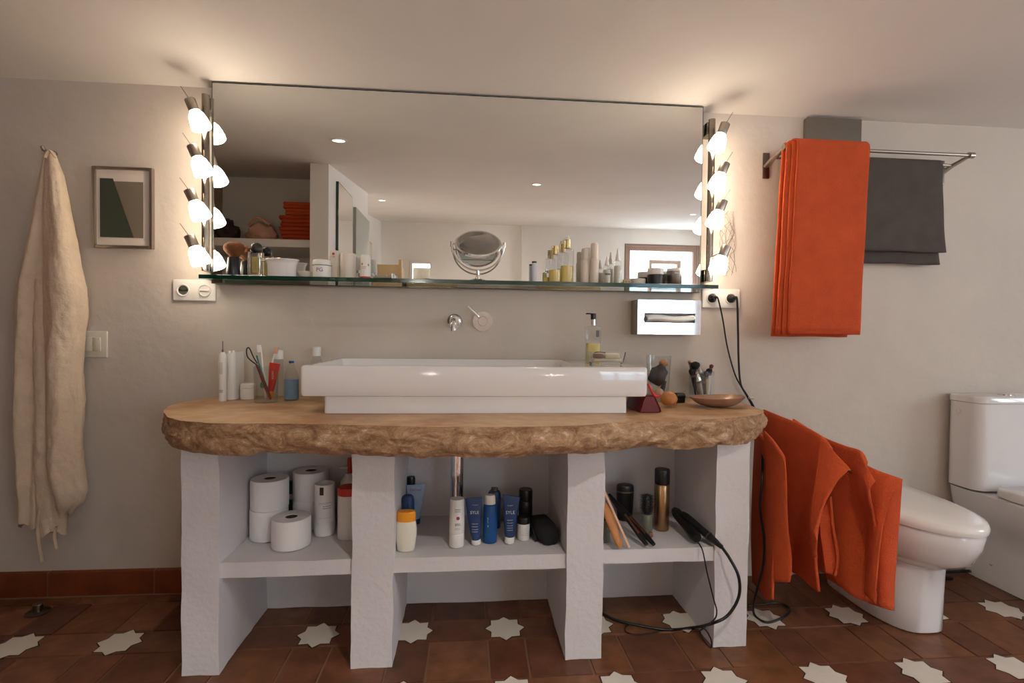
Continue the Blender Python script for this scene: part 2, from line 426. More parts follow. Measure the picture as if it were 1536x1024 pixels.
for i in range(11):
    h=.0275 if i<7 else .024
    bm=B(); dx=random.uniform(-.012,.012)+(.03 if i>=7 else 0)
    xa=-1.36+dx; 
    folded(bm,xa,-1.082,-2.15,-1.80-random.uniform(0,.012),zz,h-.001)
    wobble(bm,.003,30,i)
    if i<7: solo('folded_towel',bm,'orange2','folded deep orange towel in the lower part of the towel stack','towel',(-1.22,-1.95,zz),'folded towels stacked in the niche')
    else: solo('folded_towel',bm,'orange','folded lighter orange towel in the upper part of the towel stack','towel',(-1.22,-1.95,zz),'folded towels stacked in the niche')
    zz+=h
def blob(bm,c,s,amp,sc_,seed,seg=3,mi=0):
    r=bmesh.ops.create_icosphere(bm,subdivisions=seg,radius=1)
    for v in r['verts']:
        n_=v.co.copy(); k=1+amp*noise.noise(n_*sc_+V((seed,0,0)))
        q=V((n_.x*s[0],n_.y*s[1],n_.z*s[2]))*k; v.co=V(c)+q
        if v.co.z<c[2]-s[2]*.8: v.co.z=c[2]-s[2]*.8
        for f in v.link_faces: f.material_index=mi
t=thing('handbag','dark brown leather handbag at the left end of the niche shelf','bag',(-1.80,-1.95,1.66))
bm=B(); blob(bm,(-1.80,-1.95,1.735),(.095,.11,.10),.45,2.2,3); part('bag_body',bm,'dfab',t)
bm=B(); tube(bm,catmull([(-1.88,-1.9,1.76),(-1.80,-1.86,1.82),(-1.70,-1.86,1.79)],6),.009); part('handle',bm,'dfab',t)
t=thing('fabric_bag','beige fabric bag between the dark bag and orange towels','bag',(-1.55,-1.95,1.66))
bm=B(); blob(bm,(-1.52,-1.93,1.73),(.105,.10,.085),.3,2.0,9); part('bag_body',bm,'bag',t)
bm=B(); tube(bm,catmull([(-1.60,-1.88,1.78),(-1.53,-1.86,1.84),(-1.45,-1.87,1.79)],6),.01); part('handle',bm,'bag',t)
bm=B(); blob(bm,(-1.5,-2.0,1.245),(.2,.12,.056),.3,2,5); solo('grey_bundle',bm,'dsteel','grey folded bundle on the lower niche shelf','bundle',(-1.5,-2.0,1.2))
bm=B()
loft(bm,[[(-1.94,-1.66,z),(-1.86,-1.66,z),(-1.86,-1.62,z),(-1.94,-1.62,z)] for z in (1.1,1.3,1.5,1.72)]); wobble(bm,.01,9,2)
solo('bath_towel',bm,'orange2','orange towel hanging at the far left of the niche','towel',(-1.9,-1.64,1.1))
# wall mirror and door on the partition
t=thing('wall_mirror','tall narrow mirror with dark edge on the partition side','mirror',(-.955,-1.97,.6))
bm=B(); box(bm,(-.955,-2.2,.6),(-.938,-1.76,2.09)); part('mirror_edge',bm,'edge',t)
bm=B(); box(bm,(-.9385,-2.195,.605),(-.9365,-1.765,2.085)); part('mirror_glass',bm,'mirror',t,0)
bm=B(); box(bm,(-.955,-2.86,0),(-.93,-2.3,2.04),.003)
d1=struct('door_1',bm,'greendoor'); bm=B(); tube(bm,[(-.93,-2.36,1.0),(-.9,-2.36,1.0),(-.9,-2.46,1.0)],.008); part('door_handle',bm,'steel',d1)
t=thing('wooden_cupboard','pale wooden cupboard with corner post by the far wall','cupboard',(-1.12,-5.35,0))
bm=B(); box(bm,(-1.32,-5.6,0),(-.96,-5.1,1.93),.004); part('body',bm,'pale_wood',t)
bm=B(); box(bm,(-.965,-5.15,0),(-.925,-5.08,2.0),.004); part('corner_post',bm,'pale_wood',t)
t=thing('framed_picture','picture in wooden frame on the far left wall','picture',(-1.33,-4.75,1.85))
bm=B(); box(bm,(-1.329,-4.95,1.88),(-1.30,-4.55,2.19),.003); part('frame',bm,'pale_wood',t)
bm=B(); box(bm,(-1.301,-4.92,1.91),(-1.297,-4.58,2.16)); part('print',bm,'mount',t)
# table lamps in the far room; the sideboard one is added fill light
def table_lamp(x,y,z,label,e):
    t=thing('table_lamp',label,'lamp',(x,y,z))
    bm=B(); lathe(bm,[(0,0),(.06,0),(.06,.01),(.012,.02),(.012,.20),(0,.20)],(x,y,z),20); part('base',bm,'steel',t)
    bm=B(); lathe(bm,[(.10,.20),(.075,.36)],(x,y,z),28); sh_=part('lamp_shade',bm,'plastic',t); solidify(sh_,.002)
    bm=B(); lathe(bm,[(0,.22),(.025,.23),(.032,.26),(.02,.29),(0,.30)],(x,y,z),16); part('bulb',bm,'bulb',t)
    l=bpy.data.lights.new('lamp_glow','POINT'); l.energy=e; l.color=(1,.92,.82); l.shadow_soft_size=.04
    q=bpy.data.objects.new('lamp_glow',l); C.objects.link(q); q.parent=t; q.location=(0,0,.34)
bm=B(); box(bm,(-.90,-5.78,0),(-.2,-5.42,1.25),.006); 
for z_ in (.42,.83): box(bm,(-.88,-5.425,z_-.004),(-.22,-5.418,z_+.004))
solo('chest_of_drawers',bm,'pale_wood','tall pale wooden chest of drawers against the far wall','chest of drawers',(-.55,-5.6,0))
table_lamp(-.72,-5.6,1.25,'table lamp glowing on the tall pale chest of drawers',380)
bm=B(); box(bm,(1.0,-5.7,0),(1.9,-5.3,1.15),.006); box(bm,(1.44,-5.302,.05),(1.46,-5.297,1.1)); solo('sideboard',bm,'pale_wood','pale sideboard against the far wall beside the wooden window','sideboard',(1.45,-5.5,0))
table_lamp(1.45,-5.5,1.15,'added fill table lamp glowing on the pale sideboard',380)
# downlights
DL=[(508,210),(573,300),(805,276),(1040,321)]
lbs=['recessed round ceiling downlight nearest the washstand','recessed round ceiling downlight nearest the far left door','recessed round ceiling downlight over the middle of the room','recessed round ceiling downlight in front of the wooden window']
ym=-.05
for (px,py),lb in zip(DL,lbs):
    # ray from camera, reflected in the mirror plane y=ym, meets the sloping ceiling
    r=ray(px,py); t1=(ym+CAM_D)/r.y; p=V((r.x*t1,ym,CAM_H+r.z*t1)); r2=V((r.x,-r.y,r.z))
    s=(CZ0-CS*ym-p.z)/(r2.z+CS*r2.y); q=p+r2*s
    rot=Matrix.Rotation(-math.atan(CS),3,'X'); rot=Matrix.Rotation(math.atan(-CS),3,'X')
    t=thing('ceiling_downlight',lb,'ceiling light',q,'recessed ceiling downlights')
    bm=B(); lathe(bm,[(.031,-.001),(.033,-.006),(.044,-.004),(.046,0.004),(.031,.004)],q,rot=rot); part('trim_ring',bm,'plastic',t)
    bm=B(); lathe(bm,[(0,-.004),(.031,-.004),(.031,.003),(0,.003)],q,rot=rot); part('lens',bm,'spot',t)
# ------------------------------------------------------------------ masonry base of the washstand
FY=-.505; FY4=-.475; BY=-.14
px=[(-.842,-.735),(-.349,-.224),(.313,.431),(.814,.928)]
van=thing('masonry_washstand','white plastered masonry washstand base with three open bays','washstand',(0,-.3,0))
SZ=[.333,.334,.333]
def rough_box(a,b,cuts,amp,seed):
    bm=B(); box(bm,a,b)
    for _ in range(cuts): bmesh.ops.subdivide_edges(bm,edges=[e for e in bm.edges if e.calc_length()>.05],cuts=1,use_grid_fill=True)
    wobble(bm,amp,9,seed); wobble(bm,amp*.5,35,seed+3); return bm
for i,(a,b) in enumerate(px):
    fy=FY4 if i==3 else FY
    part('pillar',rough_box((a,fy,.001),(b,-.001,.688),4,.004,i*3),'masonry',van,30)
for i in range(3):
    part('shelf_board',rough_box((px[i][1]-.01,(FY+.012 if i<2 else FY4+.006),SZ[i]-.046),(px[i+1][0]+.01,BY+.01,SZ[i]),4,.0022,20+i),'masonry',van,30)
    part('back_panel',rough_box((px[i][1]-.01,BY,.001),(px[i+1][0]+.01,-.002,.688),3,.003,40+i),'masonry',van,30)
# chrome drain pipe
t=thing('drain_pipe','chrome drain pipe rising behind the white bottle','pipe',(xat(686,-.26,.55),-.26,SZ[1]))
xx=t.location.x
bm=B(); lathe(bm,[(.024,SZ[1]+.002),(.024,.70)],(xx,-.26,0),32); part('pipe',bm,'chrome',t)
bm=B(); lathe(bm,[(.0245,.665),(.028,.668),(.028,.69),(.0245,.692)],(xx,-.26,0),32); part('nut',bm,'chrome',t)
# ------------------------------------------------------------------ stone top
ZC=.772; ZB=.686
out=[(325,597),(285,601),(262,606),(248,612),(246.5,619),(259,628),(298,633),(347,635),(425,635),(530,637),(650,640),(760,640),(860,638),(919,634),(958,632),(1016,630),(1075,628),(1120,624),(1143,620),(1139,613)]
O=[atz(a,b,ZC) for a,b in out]
for q in O: q.y=min(q.y,-.001)
O[0]=V((O[0].x,-.001,ZC)); O=[V((O[0].x,-.001,ZC))]+O[1:]+[V((1.06,-.10,ZC)),V((1.03,-.001,ZC))]
path=catmull(O,26); 
bm=B(); nl=16; rings=[]
cen=V((0,-.3,ZC)); n=len(path)
for k in range(nl+1):
    f=k/nl; ring=[]
    for i,p in enumerate(path):
        tan=(path[min(i+1,n-1)]-path[max(i-1,0)]).normalized(); nor=V((tan.y,-tan.x,0))
        if (p-cen).dot(nor)<0: nor=-nor
        z=ZC-f*(ZC-ZB)
        big=noise.noise(V((p.x*3.1,p.y*3,f*1.2)))*.012+noise.noise(V((p.x*9,p.y*9,f*2+4)))*.010+noise.noise(V((p.x*26,p.y*26,f*5)))*.007+abs(noise.noise(V((p.x*55,p.y*55,f*9))))*.006
        fine=noise.noise(V((p.x*14,p.y*14,7)))*.006+noise.noise(V((p.x*45,p.y*45,7)))*.002
        prof=-.002+.007*math.sin(min(1,f*1.2)*PI)-.014*max(0,f-.8)/.2
        d=(prof+big*min(1,f*4)) if k else fine
        if p.y>-.015: d=min(d,0) if abs(nor.y)>.5 else d
        zz_=z+(noise.noise(V((p.x*6,p.y*6,30)))*.013+noise.noise(V((p.x*20,p.y*20,30)))*.005)*(f if k>10 else 0)
        q=V((p.x,p.y,zz_))+nor*d; q.y=min(q.y,-.0008); ring.append(q)
    rings.append(ring)
R=loft(bm,rings,True,False)
ft=bm.faces.new(R[0]); ft.material_index=1; fb=bm.faces.new(R[-1][::-1])
bmesh.ops.triangulate(bm,faces=[ft,fb])
solo('stone_countertop',bm,['stone','stonetop'],'thick rough-edged ochre stone slab on the white masonry','countertop',(0,-.3,ZB),smooth=35)
# ------------------------------------------------------------------ basin
t=thing('washbasin','long white rectangular ceramic washbasin on the stone top','washbasin',(.03,-.23,ZC+.001))
ZS=.924; SB=.826
def rrect(x0,x1,y0,y1,r,z,n=6):
    pts=[]
    for (cx,cy,a0) in((x1-r,y1-r,0),(x0+r,y1-r,PI/2),(x0+r,y0+r,PI),(x1-r,y0+r,1.5*PI)):
        for k in range(n+1):
            a=a0+PI/2*k/n; pts.append((cx+r*math.cos(a),cy+r*math.sin(a),z))
    return pts
bm=B(); x0b,x1b,y0b,y1b=-.521,.586,-.452,-.006
loft(bm,[rrect(x0b+.012,x1b-.012,y0b+.012,y1b-.012,.01,SB),rrect(x0b+.003,x1b-.003,y0b+.003,y1b-.003,.012,SB+.003),rrect(x0b,x1b,y0b,y1b,.012,SB+.01),rrect(x0b,x1b,y0b,y1b,.012,ZS-.007),rrect(x0b+.002,x1b-.002,y0b+.002,y1b-.002,.012,ZS-.002),rrect(x0b+.007,x1b-.007,y0b+.007,y1b-.007,.012,ZS),
 rrect(x0b+.03,.37,y0b+.022,y1b-.03,.03,ZS),rrect(x0b+.034,.366,y0b+.026,y1b-.034,.03,ZS-.005),rrect(x0b+.05,.35,y0b+.04,y1b-.05,.03,ZS-.07),rrect(x0b+.09,.31,y0b+.08,y1b-.09,.03,ZS-.082)])
part('basin_bowl',bm,'ceramic',t,35)
bm=B(); loft(bm,[rrect(-.452,.521,-.441,-.02,.012,ZC+.0012),rrect(-.452,.521,-.441,-.02,.012,SB+.002)]); part('basin_plinth',bm,'ceramic',t,35)
# ------------------------------------------------------------------ big mirror, shelf
t=thing('wall_mirror','large frameless rectangular mirror above the glass shelf','mirror',(-.015,-.03,1.206))
bm=B(); box(bm,(-.975,-.049,1.206),(.944,-.001,1.9605)); part('mirror_backing',bm,'edge',t,0)
bm=B(); box(bm,(-.9735,-.0505,1.2075),(.9425,-.049,1.959)); part('mirror_glass',bm,'mirror',t,0)
bm=B()
for (a,b,c,d) in((-.975,.944,1.959,1.9612),(-.975,-.9728,1.206,1.96),(.9418,.944,1.206,1.96),(-.975,.944,1.2052,1.2075)): box(bm,(a,-.0512,c),(b,-.0486,d))
part('polished_edge',bm,'edge',t,0)
GT=1.2285; GB=1.2145
t=thing('glass_shelf','long green-edged glass shelf across the bottom of the mirror','shelf',(0,-.1,GB))
bm=B(); box(bm,(-.971,-.149,GB),(.971,-.0525,GT)); part('glass_plate',bm,'gglass',t,0)
bm=B(); box(bm,(-.972,-.151,GB-.0003),(.972,-.149,GT+.0003),.0006,seg=1); part('front_edge',bm,'gedge',t,0)
GT+=.0006
# ------------------------------------------------------------------ lamps
def light_bar(label,x,sgn,zs,name='vanity_light_bar'):
    t=thing(name,label,'wall lamp',(x,-.05,1.25),'spotlight bars beside the mirror')
    bm=B(); lathe(bm,[(.0135,1.25),(.0135,1.906)],(x,-.066,0),24); box(bm,(x-.016,-.055,1.25),(x+.016,-.001,1.30),.002); box(bm,(x-.016,-.055,1.85),(x+.016,-.001,1.90),.002)
    part('rail',bm,'lampsteel',t)
    for i,(px,py) in enumerate(zs):
        yy=-.108
        c=at(px,py,yy)                       # centre of the shade
        ax=V((sgn*.34+random.uniform(-.05,.05),.10,-.93)).normalized()  # direction the shade opens
        q=ax.to_track_quat('Z','Y').to_matrix()
        top=c-ax*.036
        bm=B(); lathe(bm,[(0,-.043),(.0175,-.043),(.0185,-.041),(.0178,.0),(.0,.0)],top,24,rot=q)
        h=part('lamp_holder',bm,'steel',t)
        bm=B(); lathe(bm,[(.0,.0),(.017,.002),(.0245,.013),(.030,.032),(.033,.053),(.0335,.064),(.031,.067),(.0,.063)],top,28,rot=q); part('shade',bm,'bulb',h)
        bm=B(); tube(bm,[top-ax*.039,top-ax*.039-ax*.05+V((-sgn*.012,0,0))],.0013,6); part('adjusting_rod',bm,'dsteel',h)
        bm=B(); m0=top-ax*.012; tube(bm,catmull([m0,V(((m0.x+x)/2,-.10,m0.z-.004)),V((x,-.072,m0.z-.012))],5),.0045,8); part('arm',bm,'steel',h)
    return t
light_bar('brushed steel bar with four glowing shades left of the mirror',xat(308.5,-.066,1.6),1,[(298,181),(302,250),(298,316),(298,384)])
light_bar('brushed steel bar with four glowing shades right of the mirror',xat(1066,-.066,1.6),-1,[(1077,214),(1077,273),(1074,329),(1079,397)])
# ------------------------------------------------------------------ sockets, switch, plugs
def plate(t,a,b,m='plastic'):
    bm=B(); box(bm,(a.x,-.010,b.z),(b.x,-.0005,a.z),.004,seg=3); return part('plate',bm,m,t)
def schuko(parent,x,z,cover=False):
    bm=B(); rot=Matrix.Rotation(PI/2,3,'X')
    lathe(bm,[(.024,0.0095),(.0235,.0145),(.0205,.0145),(.0195,.0104),(0,.0104)],(x,0,z),32,rot=rot)
    p=part('socket_insert',bm,'plastic',parent)
    if cover:
        bm=B(); box(bm,(x-.018,-.0155,z-.003),(x+.018,-.010,z+.003),.001); part('cover_bar',bm,'plastic',p)
    else:
        bm=B()
        for dx in(-.0095,.0095): lathe(bm,[(.0028,.0118),(0,.0118)],(x+dx,0,z),12,rot=rot)
        lathe(bm,[(.0175,.0110),(.0,.0110)],(x,0,z),20,rot=rot); part('pin_holes',bm,'olive',p)
a=at(261,419,0);b=at(325,449,0); b.z=a.z-.082
t=thing('double_socket','white double wall socket under the left end of the shelf','socket',((a.x+b.x)/2,-.001,b.z))
pl=plate(t,a,b); w=(b.x-a.x)/4; zc=(a.z+b.z)/2
schuko(pl,a.x+w,zc); schuko(pl,a.x+3*w,zc,True)
a=at(1052,433,0);b=at(1108,460,0); b.z=a.z-.08
t=thing('double_socket','white double wall socket with two plugs, right of the shelf','socket',((a.x+b.x)/2,-.001,b.z))
pl=plate(t,a,b); w=(b.x-a.x)/4; zc=(a.z+b.z)/2; p1=V((a.x+w,0,zc)); p2=V((a.x+3*w,0,zc))
schuko(pl,p1.x,zc); schuko(pl,p2.x,zc)
a=at(112,496,0);b=at(163,536,0)
t=thing('light_switch','ivory double rocker light switch beside the robe','switch',((a.x+b.x)/2,-.001,b.z))
bm=B(); box(bm,(a.x-.02,-.009,b.z),(b.x,-.0005,a.z),.003,seg=3); pl=part('plate',bm,'ivory',t)
mx=b.x-.062; 
for k in range(2):
    bm=B(); box(bm,(mx+k*.028-.013,-.015,b.z+.024),(mx+k*.028+.013,-.008,a.z-.024),.002,rot=Matrix.Rotation(.06 if k else -.06,3,'X')); part('rocker',bm,'ivory',pl)
# plug + cables
def cable(name,label,pts,r,plugc=None,smooth=10,mats='cable'):
    P_=catmull(pts,smooth)
    t=thing(name,label,'cable',P_[0])
    bm=B(); tube(bm,P_,r,8); part('cord',bm,mats,t)
    if plugc is not None:
        rot=Matrix.Rotation(PI/2,3,'X'); bm=B()
        lathe(bm,[(.0,.004),(.0175,.004),(.0175,.020),(.012,.028),(.008,.040),(.0,.041)],(plugc.x,0,plugc.z),20,rot=rot); part('plug',bm,'black' if mats=='cable' else mats,t)
    return t
e1=V((p1.x,-.04,p1.z)); e2=V((p2.x,-.04,p2.z))
cable('power_cable','thin black cable from the left plug of the right socket',[e1,e1+V((.006,-.012,-.004)),at(1084,478,-.035),at(1091,520,-.02),at(1102,560,-.02),at(1112,580,-.02),at(1127,606,-.02),at(1131,618,-.02),V((1.118,-.02,.6)),V((1.112,-.03,.3)),V((1.10,-.06,.012)),V((1.0,-.07,.006))],.0032,p1)
cable('power_cable','thicker black cable from the right plug of the right socket',[e2,e2+V((.004,-.014,-.006)),at(1107,490,-.04),at(1108,540,-.03),at(1111,575,-.03),at(1120,592,-.03),at(1131,611,-.03),at(1137,635,-.06),at(1143,680,-.30),at(1143,720,-.37),at(1140,760,-.37),at(1146,810,-.37),at(1144,850,-.37),at(1134,890,-.36),atz(1131,920,.012),atz(1150,933,.006),atz(1175,925,.006),atz(1185,913,.006),atz(1168,904,.006),atz(1140,906,.006),atz(1122,908,.006)],.0042,p2)
# ------------------------------------------------------------------ tap
r90=Matrix.Rotation(PI/2,3,'X')
c=at(682,482,0)
t=thing('wall_spout','chrome wall spout above the middle of the basin','tap',c)
bm=B(); lathe(bm,[(.0,.001),(.030,.001),(.0305,.006),(.027,.010),(.016,.012),(.0,.012)],(c.x,0,c.z),32,rot=r90); part('flange',bm,'chrome',t)
bm=B(); tube(bm,catmull([(c.x,-.01,c.z),(c.x,-.08,c.z+.002),(c.x,-.14,c.z+.0),(c.x,-.165,c.z-.012),(c.x,-.172,c.z-.04)],8),[.012]*8+[.0115]*8+[.0115]*8+[.0115]*9,20); part('spout',bm,'chrome',t)
c=at(724,482,0)
t=thing('mixer_lever','round chrome mixer with slanted lever beside the spout','tap',c)
bm=B(); lathe(bm,[(.0,.001),(.040,.001),(.040,.006),(.0,.006)],(c.x,0,c.z),36,rot=r90); part('flange',bm,'chrome',t)
bm=B(); lathe(bm,[(.0,.006),(.0195,.006),(.0195,.055),(.018,.057),(.0,.057)],(c.x,0,c.z),32,rot=r90); part('body',bm,'chrome',t)
bm=B(); tube(bm,[(c.x-.012,-.035,c.z+.012),(c.x-.062,-.062,c.z+.060)],.0052,12); part('lever',bm,'chrome',t)
# ------------------------------------------------------------------ tissue box
a=at(957,449,-.085); b=at(1051,502,-.085)
t=thing('tissue_dispenser','polished chrome wall tissue box right of the basin','tissue box',((a.x+b.x)/2,-.04,b.z))
bm=B(); x0,x1,z0,z1=a.x,b.x,b.z,a.z; sx0,sx1=x0+.028,x1-.025; sz0,sz1=(z0+z1)/2-.022,(z0+z1)/2+.016
# shell with a slot
yf=-.085
box(bm,(x0,yf,sz1),(x1,yf+.0015,z1)); box(bm,(x0,yf,z0),(x1,yf+.0015,sz0)); box(bm,(x0,yf,sz0),(sx0,yf+.0015,sz1)); box(bm,(sx1,yf,sz0),(x1,yf+.0015,sz1))
part('front_panel',bm,'chrome',t,0)
bm=B(); box(bm,(x0,yf+.0015,z0),(x0+.0015,-.001,z1)); box(bm,(x1-.0015,yf+.0015,z0),(x1,-.001,z1)); box(bm,(x0,yf+.0015,z1-.0015),(x1,-.001,z1)); box(bm,(x0,yf+.0015,z0),(x1,-.001,z0+.0015)); part('side_panels',bm,'steel',t,0)
bm=B(); n=24; rows=[]
for j in range(8):
    f=j/7; row=[]
    for i in range(n+1):
        u=i/n; x=sx0+.004+(sx1-sx0-.008)*u
        sag=.003*math.sin(u*7)+(.012*max(0,u-.75)*2 if j>4 else 0)
        y=yf+.014-.034*math.sin(f*PI*.9)-.004*math.sin(u*9+f*3); z=sz0+.002+(sz1-sz0-.006)*(1-f)+sag-.004*math.sin(f*PI)
        row.append((x,y,z))
    rows.append(row)
loft(bm,rows,False,False); o=solo('paper_tissue',bm,'paper','white tissue poking out of the chrome tissue box slot','tissue',(sx0,yf,sz0)); solidify(o,.0012)
bm=B(); box(bm,(x0+.004,-.058,z0+.004),(x1-.004,-.006,z1-.006),.002); solo('tissue_pack',bm,'paper','stack of tissues inside the chrome tissue box','tissue',((x0+x1)/2,-.03,z0+.004))
# ------------------------------------------------------------------ picture at left
a=at(137,248,-.02); b=at(228,373,-.02)
t=thing('framed_picture','silver framed picture on the wall between robe and lamps','picture',((a.x+b.x)/2,-.01,b.z))
bm=B(); w=.011
box(bm,(a.x,-.02,b.z),(a.x+w,-.001,a.z),.002); box(bm,(b.x-w,-.02,b.z),(b.x,-.001,a.z),.002); box(bm,(a.x+w,-.02,a.z-w),(b.x-w,-.001,a.z),.002); box(bm,(a.x+w,-.02,b.z),(b.x-w,-.001,b.z+w),.002)
part('frame',bm,'steel',t)
bm=B(); box(bm,(a.x+w,-.010,b.z+w),(b.x-w,-.002,a.z-w)); mt=part('mount',bm,'mount',t,0)
i0=at(150,267,-.011); i1=at(215,357,-.011)  # reflection in the picture glass painted as flat brown and dark green shapes
bm=B(); box(bm,(i0.x,-.0112,i1.z),(i1.x,-.010,i0.z-.01)); part('print',bm,'brownp',mt,0,label='brown glass reflection painted as a print')
bm=B(); k0=i0.x+(i1.x-i0.x)*.30; k1=i0.x+(i1.x-i0.x)*.78
pts=[(i0.x,i0.z),(k0,i0.z),(k1,i1.z+.001),(i0.x,i1.z+.001)]
loft(bm,[[(x,-.0122,z) for x,z in pts],[(x,-.0112,z) for x,z in pts]]); part('dark_shape',bm,'dgreen',mt,0,label='dark green glass reflection painted as a flat shape')
# ------------------------------------------------------------------ robe
def lobe(bm,levels,ydep,seed,seg=64,fold=5,amp=.25):
    rings=[]; L=[]
    # interpolate levels [(py,xl,xr)]
    for i in range(len(levels)-1):
        a,b=levels[i],levels[i+1]; n=max(1,int(abs(b[0]-a[0])/4))
        for k in range(n):
            f=k/n; L.append(tuple(a[j]+(b[j]-a[j])*f for j in range(3)))
    L.append(levels[-1])
    for li,(py,xl,xr) in enumerate(L):
        pl=at(xl,py,ydep); pr=at(xr,py,ydep); c=(pl+pr)/2; w=(pr.x-pl.x)/2; dp=min(.05,w*.75)
        ring=[]
        for k in range(seg):
            a=2*PI*k/seg
            m=1+amp*math.sin(fold*a+seed+py*.004)*.35+amp*.35*noise.noise(V((math.cos(a)*1.5,math.sin(a)*1.5,py*.012+seed)))+.07*noise.noise(V((math.cos(a)*4,math.sin(a)*4,py*.05+seed)))+.05*noise.noise(V((math.cos(a)*9+py*.02,math.sin(a)*9,py*.10+seed)))
            x=c.x+w*math.cos(a)*(1+(m-1)*.3); y=c.y+dp*math.sin(a)*m
            # cuff of the ring at the wall
            y=min(y,-.004)
            ring.append((x,y,c.z+ (.0 if li<len(L)-1 else .012*math.sin(3*a+seed))))
        rings.append(ring)
    loft(bm,rings)
t=thing('linen_robe','beige linen robe hanging from a wall hook at far left','robe',at(75,800,-.06))
bm=B()
lobe(bm,[(226,70,79),(234,66,84),(262,60,88),(300,52,88),(350,45,86),(400,38,84),(430,33,80),(504,27,78),(520,27,76),(600,26,72),(650,26,70),(700,28,68),(750,31,64),(786,31,60)],-.055,1.0,amp=.8,fold=4)
lobe(bm,[(228,69,82),(262,68,94),(300,68,101),(350,68,111),(400,68,118),(430,67,124),(465,67,126),(510,68,122),(560,68,119),(600,69,121),(650,70,118),(690,70,119),(720,74,123),(738,80,126),(755,84,122),(770,88,104)],-.078,3.4,amp=.7,fold=3)
lobe(bm,[(420,52,90),(500,52,98),(600,54,100),(700,56,98),(760,58,98),(797,64,99)],-.052,5.1,amp=.5,fold=3)
lobe(bm,[(395,34,44),(440,22,42),(480,22,40),(503,27,40)],-.05,2.2,amp=.3,seg=16,fold=2)
lobe(bm,[(470,104,122),(530,104,120),(562,110,123)],-.045,2.9,amp=.3,seg=16,fold=2)
part('garment',bm,'linen',t,60)
for pts in ([(60,765),(57,790),(59,815),(64,842)],[(84,790),(82,805),(86,823)]):
    bm=B(); P_=catmull([at(x,y,-.085) for x,y in pts],6); tube(bm,P_,.0075,6,flat=.25); part('tie',bm,'linen',t)
bm=B(); tube(bm,catmull([at(68,236,-.10),at(75,226,-.105),at(83,236,-.10)],6),.006,8,flat=.5); part('hanging_loop',bm,'linen',t)
p=at(75,229,-.02)
bm=B(); lathe(bm,[(.014,.001),(.014,.006),(.005,.008),(.005,.05),(.0,.051)],(p.x,0,p.z),16,rot=r90); tube(bm,[(p.x,-.05,p.z),(p.x,-.058,p.z+.012)],.005); solo('robe_hook',bm,'steel','small steel wall hook holding the linen robe','hook',p)
# ------------------------------------------------------------------ towel rack, upper right
XA=1.245; XB=2.045; ZR=1.782; YR=-.135; YR2=-.058
t=thing('towel_rail','brushed steel wall towel rail with two rods','towel rail',((XA+XB)/2,-.05,ZR-.05))
for x in (XA,XB):
    bm=B(); box(bm,(x-.014,-.006,ZR-.085),(x+.014,-.0005,ZR+.022),.001); b_=part('wall_plate',bm,'dsteel',t)
    bm=B(); tube(bm,[(x,-.004,ZR-.035),(x,-.05,ZR-.018),(x,YR,ZR)],[.014,.0135,.0105],14,flat=.55); lathe(bm,[(.0,-.010),(.0125,-.010),(.0125,.010),(.0,.010)],(x,YR,ZR),20,rot=Matrix.Rotation(PI/2,3,'Y')); part('arm',bm,'steel',t)
bm=B(); tube(bm,[(XA,YR,ZR),(XB,YR,ZR)],.007,14); part('rod',bm,'steel',t)
bm=B(); tube(bm,[(XA,YR2,ZR-.016),(XB,YR2,ZR-.016)],.006,14); part('rod',bm,'steel',t)
def drape(name,label,mats,yr,zr,xl,xr,zf,zb,layers,th=.007,seed=0,slant=0,dxl=None,flare=0):
    """towel folded over a rod: layers from the inside out"""
    bm=B(); nx=28
    for L in range(layers):
        rr=.009+th*.5+L*th*1.02
        sx=(dxl[L] if dxl else 0)
        rows=[]; path=[]
        zfL=zf-(layers-1-L)*.0; 
        for k in range(26): path.append((yr-rr, zfL+(zr-zfL)*k/26,'f'))
        for k in range(9):
            a=PI-PI*k/8; path.append((yr+rr*math.cos(a),zr+rr*math.sin(a),'t'))
        for k in range(1,23): path.append((yr+rr,zr-(zr-zb)*k/22,'b'))
        for (y,z,s) in path:
            row=[]
            for i in range(nx+1):
                u=i/nx; x=xl+sx+(xr+sx*.35-xl-sx)*u
                dn=(zr-z)/(zr-zf)
                wv=.006*math.sin(u*5+seed+L*.3+dn*1.5)*max(0,dn)+.003*noise.noise(V((u*4,z*5,seed+L)))
                x2=x+slant*max(0,dn)+flare*u*max(0,dn)**3+.003*noise.noise(V((z*6,seed,L)))
                yy=y+(-abs(wv) if s=='f' else abs(wv)*.5)
                row.append((x2,min(yy,-.006),z+ (.004*noise.noise(V((u*3,seed,1.+L))) if s!='t' else 0)))
            rows.append(row)
        loft(bm,rows,False,False)
    # hem bands
    o=solo(name,bm,mats,label,'towel',((xl+xr)/2,yr,min(zf,zb)),smooth=60)
    solidify(o,th*.9); return o
XO0=1.262; XO1=xat(1304,-.165,1.78)
o=drape('bath_towel','large orange bath towel folded over the steel wall rail','orange',YR,ZR,XO0+.012,XO1,1.040,1.03,3,th=.0085,seed=1,slant=-.028,dxl=[-.034,-.016,0])
t_o=o
bm=B()
